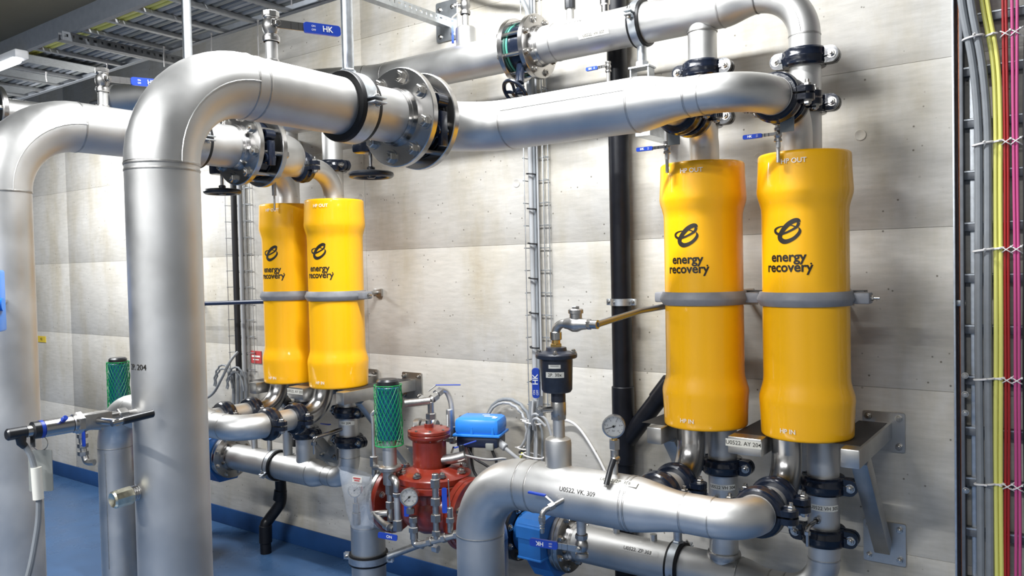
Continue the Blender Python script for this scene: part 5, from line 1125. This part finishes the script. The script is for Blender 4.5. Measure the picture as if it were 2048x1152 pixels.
for k in range(4): cable('cable', [(-4.215 + 0.042 * k, -0.058, 1.0), (-4.21 + 0.042 * k, -0.062, 0.9), (-4.215 + 0.042 * k, -0.066, 0.75)], 0.011, 'cable_grey', 'one of the grey cables dropping straight below the far mesh tray', gq)

# ------------------------------------------------------------------ vertical cable ladder at the right
LZ0, LZ1 = 0.0, 3.3
t = thing('cable_ladder', 'vertical galvanised cable ladder on the wall full of coloured cables', 'cable tray', (-0.1, -0.05, 0))
for (x0, x1, y0, y1, nm, m) in ((-0.340, -0.334, -0.075, -0.002, 'side_rail', 'galvanised'), (-0.334, -0.316, -0.008, -0.002, 'rail_flange', 'galvanised'), (-0.322, -0.312, -0.062, -0.010, 'inner_rail', 'galv_dull'), (0.200, 0.206, -0.075, -0.002, 'side_rail', 'galvanised')):
    g = G(); box(g, ((x0 + x1) / 2, (y0 + y1) / 2, (LZ0 + LZ1) / 2), (x1 - x0, y1 - y0, LZ1 - LZ0), bev=0.0008); part(nm, g, m, t)
rz = [0.215 + 0.1645 * k for k in range(19)]
for z in rz:
    g = G(); box(g, (-0.058, -0.022, z), (0.52, 0.026, 0.030), bev=0.002); r_ = part('rung', g, 'galv_dull', t)
    g = G(); box(g, (-0.058, -0.036, z + 0.011), (0.52, 0.003, 0.004)); part('rung_lip', g, 'galvanised', r_)
for z in (1.10, 1.16, 1.22, 0.85): bolt(t, (-0.310, -0.062, z), -Y_, 0.008)
g = G(); box(g, (-0.290, -0.012, 1.65), (0.016, 0.02, 3.3), bev=0.001); part('back_strip', g, 'galvanised', t)
gl = 'cables on the wall cable ladder'
def vcable(x, r, m, lb, y=-0.055, amp=0.0015, ph=0.0, bend=None):
    pts = []
    for k in range(18):
        z = 0.02 + 3.1 * k / 17; dx = amp * sin(z * 3.1 + ph) + 0.5 * amp * sin(z * 7.3 + ph * 2)
        if bend and z > bend[0]: u = min(z, 2.46) - bend[0]; dx += -bend[1] * u * u
        pts.append((x + dx, y - (0.02 * min(1.0, max(0.0, (z - 2.1) / 0.25)) if r > 0.011 else 0.0), z))
    return cable('cable', pts, r, m, lb, gl, 5)
vcable(-0.270, 0.0115, 'cable_grey', 'thick grey cable on the wall ladder, nearest its side rail', bend=(1.95, 0.215), ph=0.7, y=-0.060)
vcable(-0.2455, 0.0120, 'cable_grey', 'thick grey cable on the wall ladder, beside the yellow cables', bend=(1.95, 0.215), ph=0.7, y=-0.059)
vcable(-0.2262, 0.0066, 'cable_yellow', 'yellow cable on the wall ladder, next to the grey cables', bend=(2.05, 0.278), ph=2.1)
vcable(-0.2126, 0.0066, 'cable_yellow', 'yellow cable on the wall ladder, next to the red cables', bend=(2.05, 0.27), ph=2.15)
vcable(-0.2012, 0.0040, 'cable_red', 'thin red cable on the wall ladder, next to the yellow cables', ph=3.0)
vcable(-0.1927, 0.0040, 'cable_red', 'thin red cable on the wall ladder, next to the pink cables', ph=3.1)
vcable(-0.1755, 0.0045, 'cable_pink', 'pink cable on the wall ladder, next to the red cables', ph=4.2, bend=(2.0, 0.02))
vcable(-0.1655, 0.0045, 'cable_pink', 'pink cable on the wall ladder, away from the red cables', ph=4.6)
vcable(-0.146, 0.0080, 'cable_black', 'black cable on the wall ladder beyond the pink cables', bend=(2.0, -0.05), ph=1.0)
g = G(); tube(g, [(-0.3275, -0.016, 0.0), (-0.3275, -0.016, 1.2), (-0.3280, -0.016, 2.2), (-0.3280, -0.016, 2.5), (-0.3280, -0.016, 3.2)], 0.0038, 10); solo('copper_pipe', g, 'copper', 'thin copper pipe running up beside the wall cable ladder', 'pipe')
t = thing('pipe_clip', 'small double clip holding the copper pipe to the ladder rail', 'clip', (-0.33, -0.03, 1.44)); g = G(); box(g, (-0.328, -0.024, 1.450), (0.034, 0.018, 0.020), bev=0.002); part('clip', g, 'galvanised', t)
for s in (-1, 1): bolt(t, (-0.328 + s * 0.011, -0.033, 1.450), -Y_, 0.006, 'screw')
gt = 'white ties on the wall cable ladder'
for i, (z, wz) in enumerate(((0.555, 'level with the lower wall header'), (0.878, 'level with the bottom couplings'), (1.212, 'level with the lower vessel necks'), (1.619, 'level with the vessel lettering'), (1.952, 'level with the vessel tops'), (2.284, 'level with the top coupling'))):
    off = -0.215 * max(0, z - 1.95) ** 2; offy = -0.275 * max(0, z - 2.05) ** 2; gy = -0.02 * min(1.0, max(0.0, (z - 2.1) / 0.25))
    tie((-0.2577 + off, -0.0595 + gy, z), V((-0.14, 0, 1)), 0.0285, 0.0165, 'long white tie round the two grey cables ' + wz, gt, X_, (0.2, -1, 0.1))
    tie((-0.2194 + offy, -0.055, z + 0.004), V((-0.15, 0, 1)), 0.0165, 0.0095, 'white tie round the two yellow cables ' + wz, gt, X_, (0.3, -1, 0))
    for cx, nm in ((-0.1970, 'red'), (-0.1705, 'pink')):
        g = G()
        for s in (1, -1):
            pts = [V((cx + 0.0135 * cos(a), -0.055 + 0.009 * sin(a), z + s * 0.010 * cos(a))) for a in [2 * pi * k / 16 for k in range(16)]]; tube(g, pts, 0.0018, 6, closed=True)
            tube(g, [V((cx + 0.0135, -0.055, z + s * 0.010)), V((cx + 0.020, -0.052, z + s * 0.015))], 0.0017, 6)
        box(g, (cx + 0.013, -0.062, z + 0.009), (0.006, 0.006, 0.006), bev=0.001)
        solo('cable_tie', g, 'tie_white', 'crossed white tie round the two %s cables ' % nm + wz, 'cable tie', gt)

# ------------------------------------------------------------------ overhead cable tray, its struts and cables
TZ, TY0, TY1 = 2.80, -1.03, -0.52; TX0, TX1 = -8.6, -2.25
t = thing('overhead_tray', 'long galvanised cable ladder tray hung below the ceiling', 'cable tray', (-4.7, -0.77, TZ))
for y, s in ((TY0, 1), (TY1, -1)):
    g = G(); L = TX1 - TX0; cx = (TX0 + TX1) / 2
    box(g, (cx, y, TZ + 0.05), (L, 0.003, 0.10)); box(g, (cx, y + s * 0.012, TZ + 0.0015), (L, 0.026, 0.003)); box(g, (cx, y + s * 0.012, TZ + 0.0985), (L, 0.026, 0.003)); part('side_rail', g, 'rail_paint', t)
k = 0; x = TX0 + 0.1
while x < TX1:
    g = G(); box(g, (x, (TY0 + TY1) / 2, TZ + 0.012), (0.030, TY1 - TY0 - 0.004, 0.018), bev=0.001); part('rung', g, 'rung_zinc', t); x += 0.25
for x in (-5.55, -5.1, -4.7):
    g = G(); box(g, (x, -0.79, TZ + 0.0015), (0.17, 0.40, 0.0034)); part('cover_plate', g, 'galvanised', t)
go = 'cables lying in the overhead tray'
tc = [(-0.985, 0.010, 'cable_red', 'red cable in the overhead tray against its front rail'), (-0.955, 0.014, 'cable_yellow', 'yellow cable in the overhead tray beside the red one'), (-0.922, 0.014, 'cable_yellow', 'second yellow cable in the overhead tray')]
y = -0.885; kk = 0
while y < -0.56:
    r = (0.021, 0.015, 0.018)[kk % 3]; tc.append((y, r, ('cable_light', 'cable_grey', 'cable_light', 'tag_grey', 'cable_grey')[kk % 5], ('pale' if kk % 5 in (0, 2) else 'grey') + ' cable in the overhead tray, %s from the front rail' % ('fourth', 'fifth', 'sixth', 'seventh', 'eighth', 'ninth', 'tenth', 'eleventh', 'twelfth', 'thirteenth', 'fourteenth')[kk])); y += r + 0.021; kk += 1
for i, (y, r, m, lb) in enumerate(tc):
    pts = [(TX0 + 0.2 + (TX1 - TX0 - 0.4) * k / 14, y + 0.003 * sin(k * 1.7 + i), TZ + 0.022 + r) for k in range(15)]; cable('cable', pts, r, m, lb, go, 4)
# ventilation pipe above the tray
t = thing('vent_duct', 'pale round duct lying in the overhead tray', 'duct', (-2.9, -0.70, 2.86)); straight(t, (-3.45, -0.78, 2.94), (-2.2, -0.78, 2.94), 0.058, 'duct', 'galvanised')
for x in (-3.0, -2.6): g = G(); torus(g, (x, -0.78, 2.94), X_, 0.060, 0.008, 32, 8); part('collar', g, 'galv_dull', t)
# struts to the wall
def strut(x, y0, label, m='galvanised', zz=2.780):
    t = thing('wall_strut', label, 'strut', (x, 0, zz - 0.1))
    g = G(); L = -y0 - 0.006; n = int(L / 0.035); cuts = [(y0 + 0.02 + k * 0.035 - (0.009 if k % 2 == 0 else 0.0045), y0 + 0.02 + k * 0.035 + (0.009 if k % 2 == 0 else 0.0045)) for k in range(n)]
    for s in (1, -1):                                       # side walls with real punched slots
        for zc_, h_ in ((zz - 0.0125, 0.016), (zz + 0.0148, 0.0115)): box(g, (x + s * 0.0205, y0 + L / 2, zc_), (0.003, L, h_))
        ya = y0
        for c0, c1 in cuts + [(-0.006, -0.006)]:
            if c0 > ya: box(g, (x + s * 0.0205, (ya + c0) / 2, zz + 0.0023), (0.003, c0 - ya, 0.0142))
            ya = c1
    part('channel', g, m, t)
    g = G(); box(g, (x, y0 + L / 2, zz - 0.0205), (0.044, L, 0.003)); part('channel_base', g, m, t)
    g = G(); prism(g, rrect(0.13, 0.19, 0.01), (x, -0.0005, zz + 0.01), X_, Z_, 0.007); pl = part('wall_plate', g, m, t)
    for sx, sz in ((-0.04, 0.07), (0.04, 0.07), (-0.04, -0.06), (0.04, -0.06)): bolt(pl, (x + sx, -0.0075, zz + sz), -Y_, 0.009)
strut(-2.49, -1.07, 'galvanised slotted strut from the wall plate to the overhead tray, above the upper header')
strut(-4.07, -1.07, 'slotted strut carrying the overhead tray behind the galvanised post', 'galv_dull')
strut(-5.9, -1.07, 'slotted strut carrying the far end of the overhead tray', 'galv_dull')
# hanging tie ends
gd = 'white tie ends hanging from the overhead tray'
for i, (x, y, l) in enumerate(((-4.5, -0.62, 0.06), (-3.95, -0.60, 0.10), (-3.55, -0.58, 0.15), (-3.2, -0.56, 0.17), (-4.95, -0.75, 0.05), (-5.35, -0.88, 0.05), (-2.75, -0.72, 0.06))):
    g = G(); tube(g, spline([(x, y, TZ + 0.006), (x + 0.004, y - 0.004, TZ - l * 0.5), (x - 0.006, y + 0.004, TZ - l)], 4), 0.0028, 6); box(g, (x, y, TZ + 0.001), (0.008, 0.008, 0.008)); solo('cable_tie', g, 'tie_white', 'white tie end hanging below the overhead tray', 'cable tie', gd)
# cable bundle dropping from the ceiling to the upper header valve
for k in range(3): cable('cable', [(-2.35, -0.075 - 0.018 * k, 2.92), (-2.18, -0.078 - 0.018 * k, 2.845), (-2.03 + 0.004 * k, -0.078 - 0.018 * k, 2.80), (-1.965 + 0.006 * k, -0.078 - 0.018 * k, 2.72), (-1.945 + 0.008 * k, -0.078 - 0.018 * k, 2.60), (-1.95 + 0.008 * k, -0.078 - 0.018 * k, 2.3)], 0.008, 'cable_grey', ('front', 'middle', 'rear')[k] + ' grey cable bending over the wall towards the upper header flange', 'cables above the upper header flange')
tie((-2.10, -0.096, 2.823), V((1, 0, -0.3)), 0.012, 0.030, 'pale tie round the cables above the upper header flange', 'pale ties above the upper header', Z_, (0, -0.5, -1))

# ------------------------------------------------------------------ lamps
def batten(x, y, z, label, L=1.3):
    t = thing('fluorescent_light', label, 'lamp', (x, y, z)); g = G(); box(g, (x, y, z - 0.02), (L, 0.10, 0.05), bev=0.006); part('housing', g, 'lamp_white', t)
    g = G(); cyl(g, (x - L / 2 + 0.05, y, z - 0.060), (x + L / 2 - 0.05, y, z - 0.060), 0.013, 14); part('tube', g, 'lamp_white', t)
    for s in (-1, 1): g = G(); box(g, (x + s * (L / 2 - 0.035), y, z - 0.055), (0.02, 0.03, 0.04), bev=0.003); part('lamp_holder', g, 'lamp_white', t)
    g = G(); cyl(g, (x, y, z), (x, y, ZC), 0.006, 8) if z < ZC - 0.01 else None
    if g and g.v: part('suspension', g, 'galvanised', t)
for i, (nm, lx, ly, lz, lw, tl) in enumerate(LAMPS):
    batten(lx, ly, lz, ('fluorescent batten on the ceiling above the thick header of the near vessels', 'fluorescent batten on the ceiling in the middle of the rear row', 'fluorescent batten on the ceiling at the ladder end of the rear row', 'fluorescent batten on the ceiling at the far end of the rear row')[i])
t = thing('fluorescent_light', 'glowing fluorescent batten fixed under the front rail of the overhead tray', 'lamp', (-5.2, -1.07, 2.78))
g = G(); box(g, (-5.2, -1.055, 2.775), (1.35, 0.07, 0.045), bev=0.008); part('housing', g, 'lamp_white', t)
g = G(); tube(g, [(-5.85, -1.07, 2.745), (-4.55, -1.07, 2.745)], 0.022, 14); part('tube', g, 'tube_glow', t, label='glowing tube')

# ------------------------------------------------------------------ things on the wall and at the far left
t = thing('wall_sticker', 'yellow sticker on the concrete wall at the far left', 'sticker', (-6.9, 0, 1.07)); g = G(); box(g, (-6.895, -0.002, 1.09), (0.15, 0.003, 0.05)); st = part('card', g, 'sticker_yellow', t); g = G(); flat(g, text2d('N2', 0.03, 0.01), (-6.895, -0.0036, 1.09), X_, Z_); part('lettering', g, 'ink', st)
t = thing('wall_sticker', 'red sign on the wall behind the far vessels', 'sticker', (-4.07, 0, 1.04)); g = G(); box(g, (-4.06, -0.003, 1.085), (0.10, 0.005, 0.075)); st = part('plate', g, 'sticker_red', t); g = G(); flat(g, grid2d(0.08, 0.010, 1, 1), (-4.06, -0.0056, 1.09), X_, Z_); flat(g, grid2d(0.06, 0.006, 1, 1), (-4.06, -0.0056, 1.07), X_, Z_); part('print', g, 'white_print', st)
t = thing('wall_cabinet', 'blue control cabinet at the far left edge, on the elbow pipe', 'cabinet', (-2.53, -2.05, 1.42))
c = V((-2.482, -2.078, 1.535)); ex = V((0.59, 0.81, 0))
g = G(); box(g, c, (0.17, 0.11, 0.172), ex, V((-0.81, 0.59, 0)), 0.006); part('box', g, 'blue_box', t)
g = G(); cyl(g, c + ex * 0.085 + Z_ * -0.01, c + ex * 0.092 + Z_ * -0.01, 0.018, 14); part('hinge', g, 'blue_box', t)
g = G(); cyl(g, c + ex * 0.05 - Z_ * 0.1, c + ex * 0.05 - Z_ * 0.125, 0.014, 12); part('cable_gland', g, 'blue_box', t)
g = G(); tube(g, [c - ex * 0.02 + V((-0.81, 0.59, 0)) * 0.05, V((-2.70, -1.90, 1.525))], 0.014, 12); part('bracket_arm', g, 'galvanised', t)
t = thing('pipe_spool', 'steel pipe with a blind flange reaching out from the wall', 'pipe', (-3.62, -1.2, 2.29))
flange(t, (-3.63, -1.535, 2.29), Y_, 0.05, 0.10, 0.02, 6, 0.011, -1, neck=0); g = G(); lathe(g, [(0, 0.012), (0.094, 0.012), (0.098, 0.008), (0.098, -0.008)], (-3.63, -1.535, 2.29), -Y_, 36); part('blind_plate', g, 'steel_bright', t)
straight(t, (-3.63, -1.53, 2.29), (-3.63, -0.002, 2.29), 0.055)
# pipe with sockets and cock behind the big elbow pipe
t = thing('drain_cock', 'small white cock with blue lever in front of the pipe behind the transducer', 'valve', (-4.2, -0.95, 0.7))
g = G(); tube(g, spline([(-4.035, -0.948, 0.83), (-4.10, -0.985, 0.83), (-4.16, -0.99, 0.80), (-4.165, -0.99, 0.74), (-4.15, -0.985, 0.66), (-4.13, -0.98, 0.645), (-4.10, -0.965, 0.645)], 5), 0.016, 12); part('tube', g, 'steel_cast', t)
for z in (0.79, 0.74, 0.70): g = G(); hexp(g, (-4.162, -0.99, z), -Z_, 0.026, 0.022); part('nut', g, 'steel_cast', t)
g = G(); box(g, (-4.13, -1.0, 0.79), (0.02, 0.012, 0.12), bev=0.003); part('lever', g, 'blue_grip', t, label='blue lever')
bpy.context.view_layer.update()
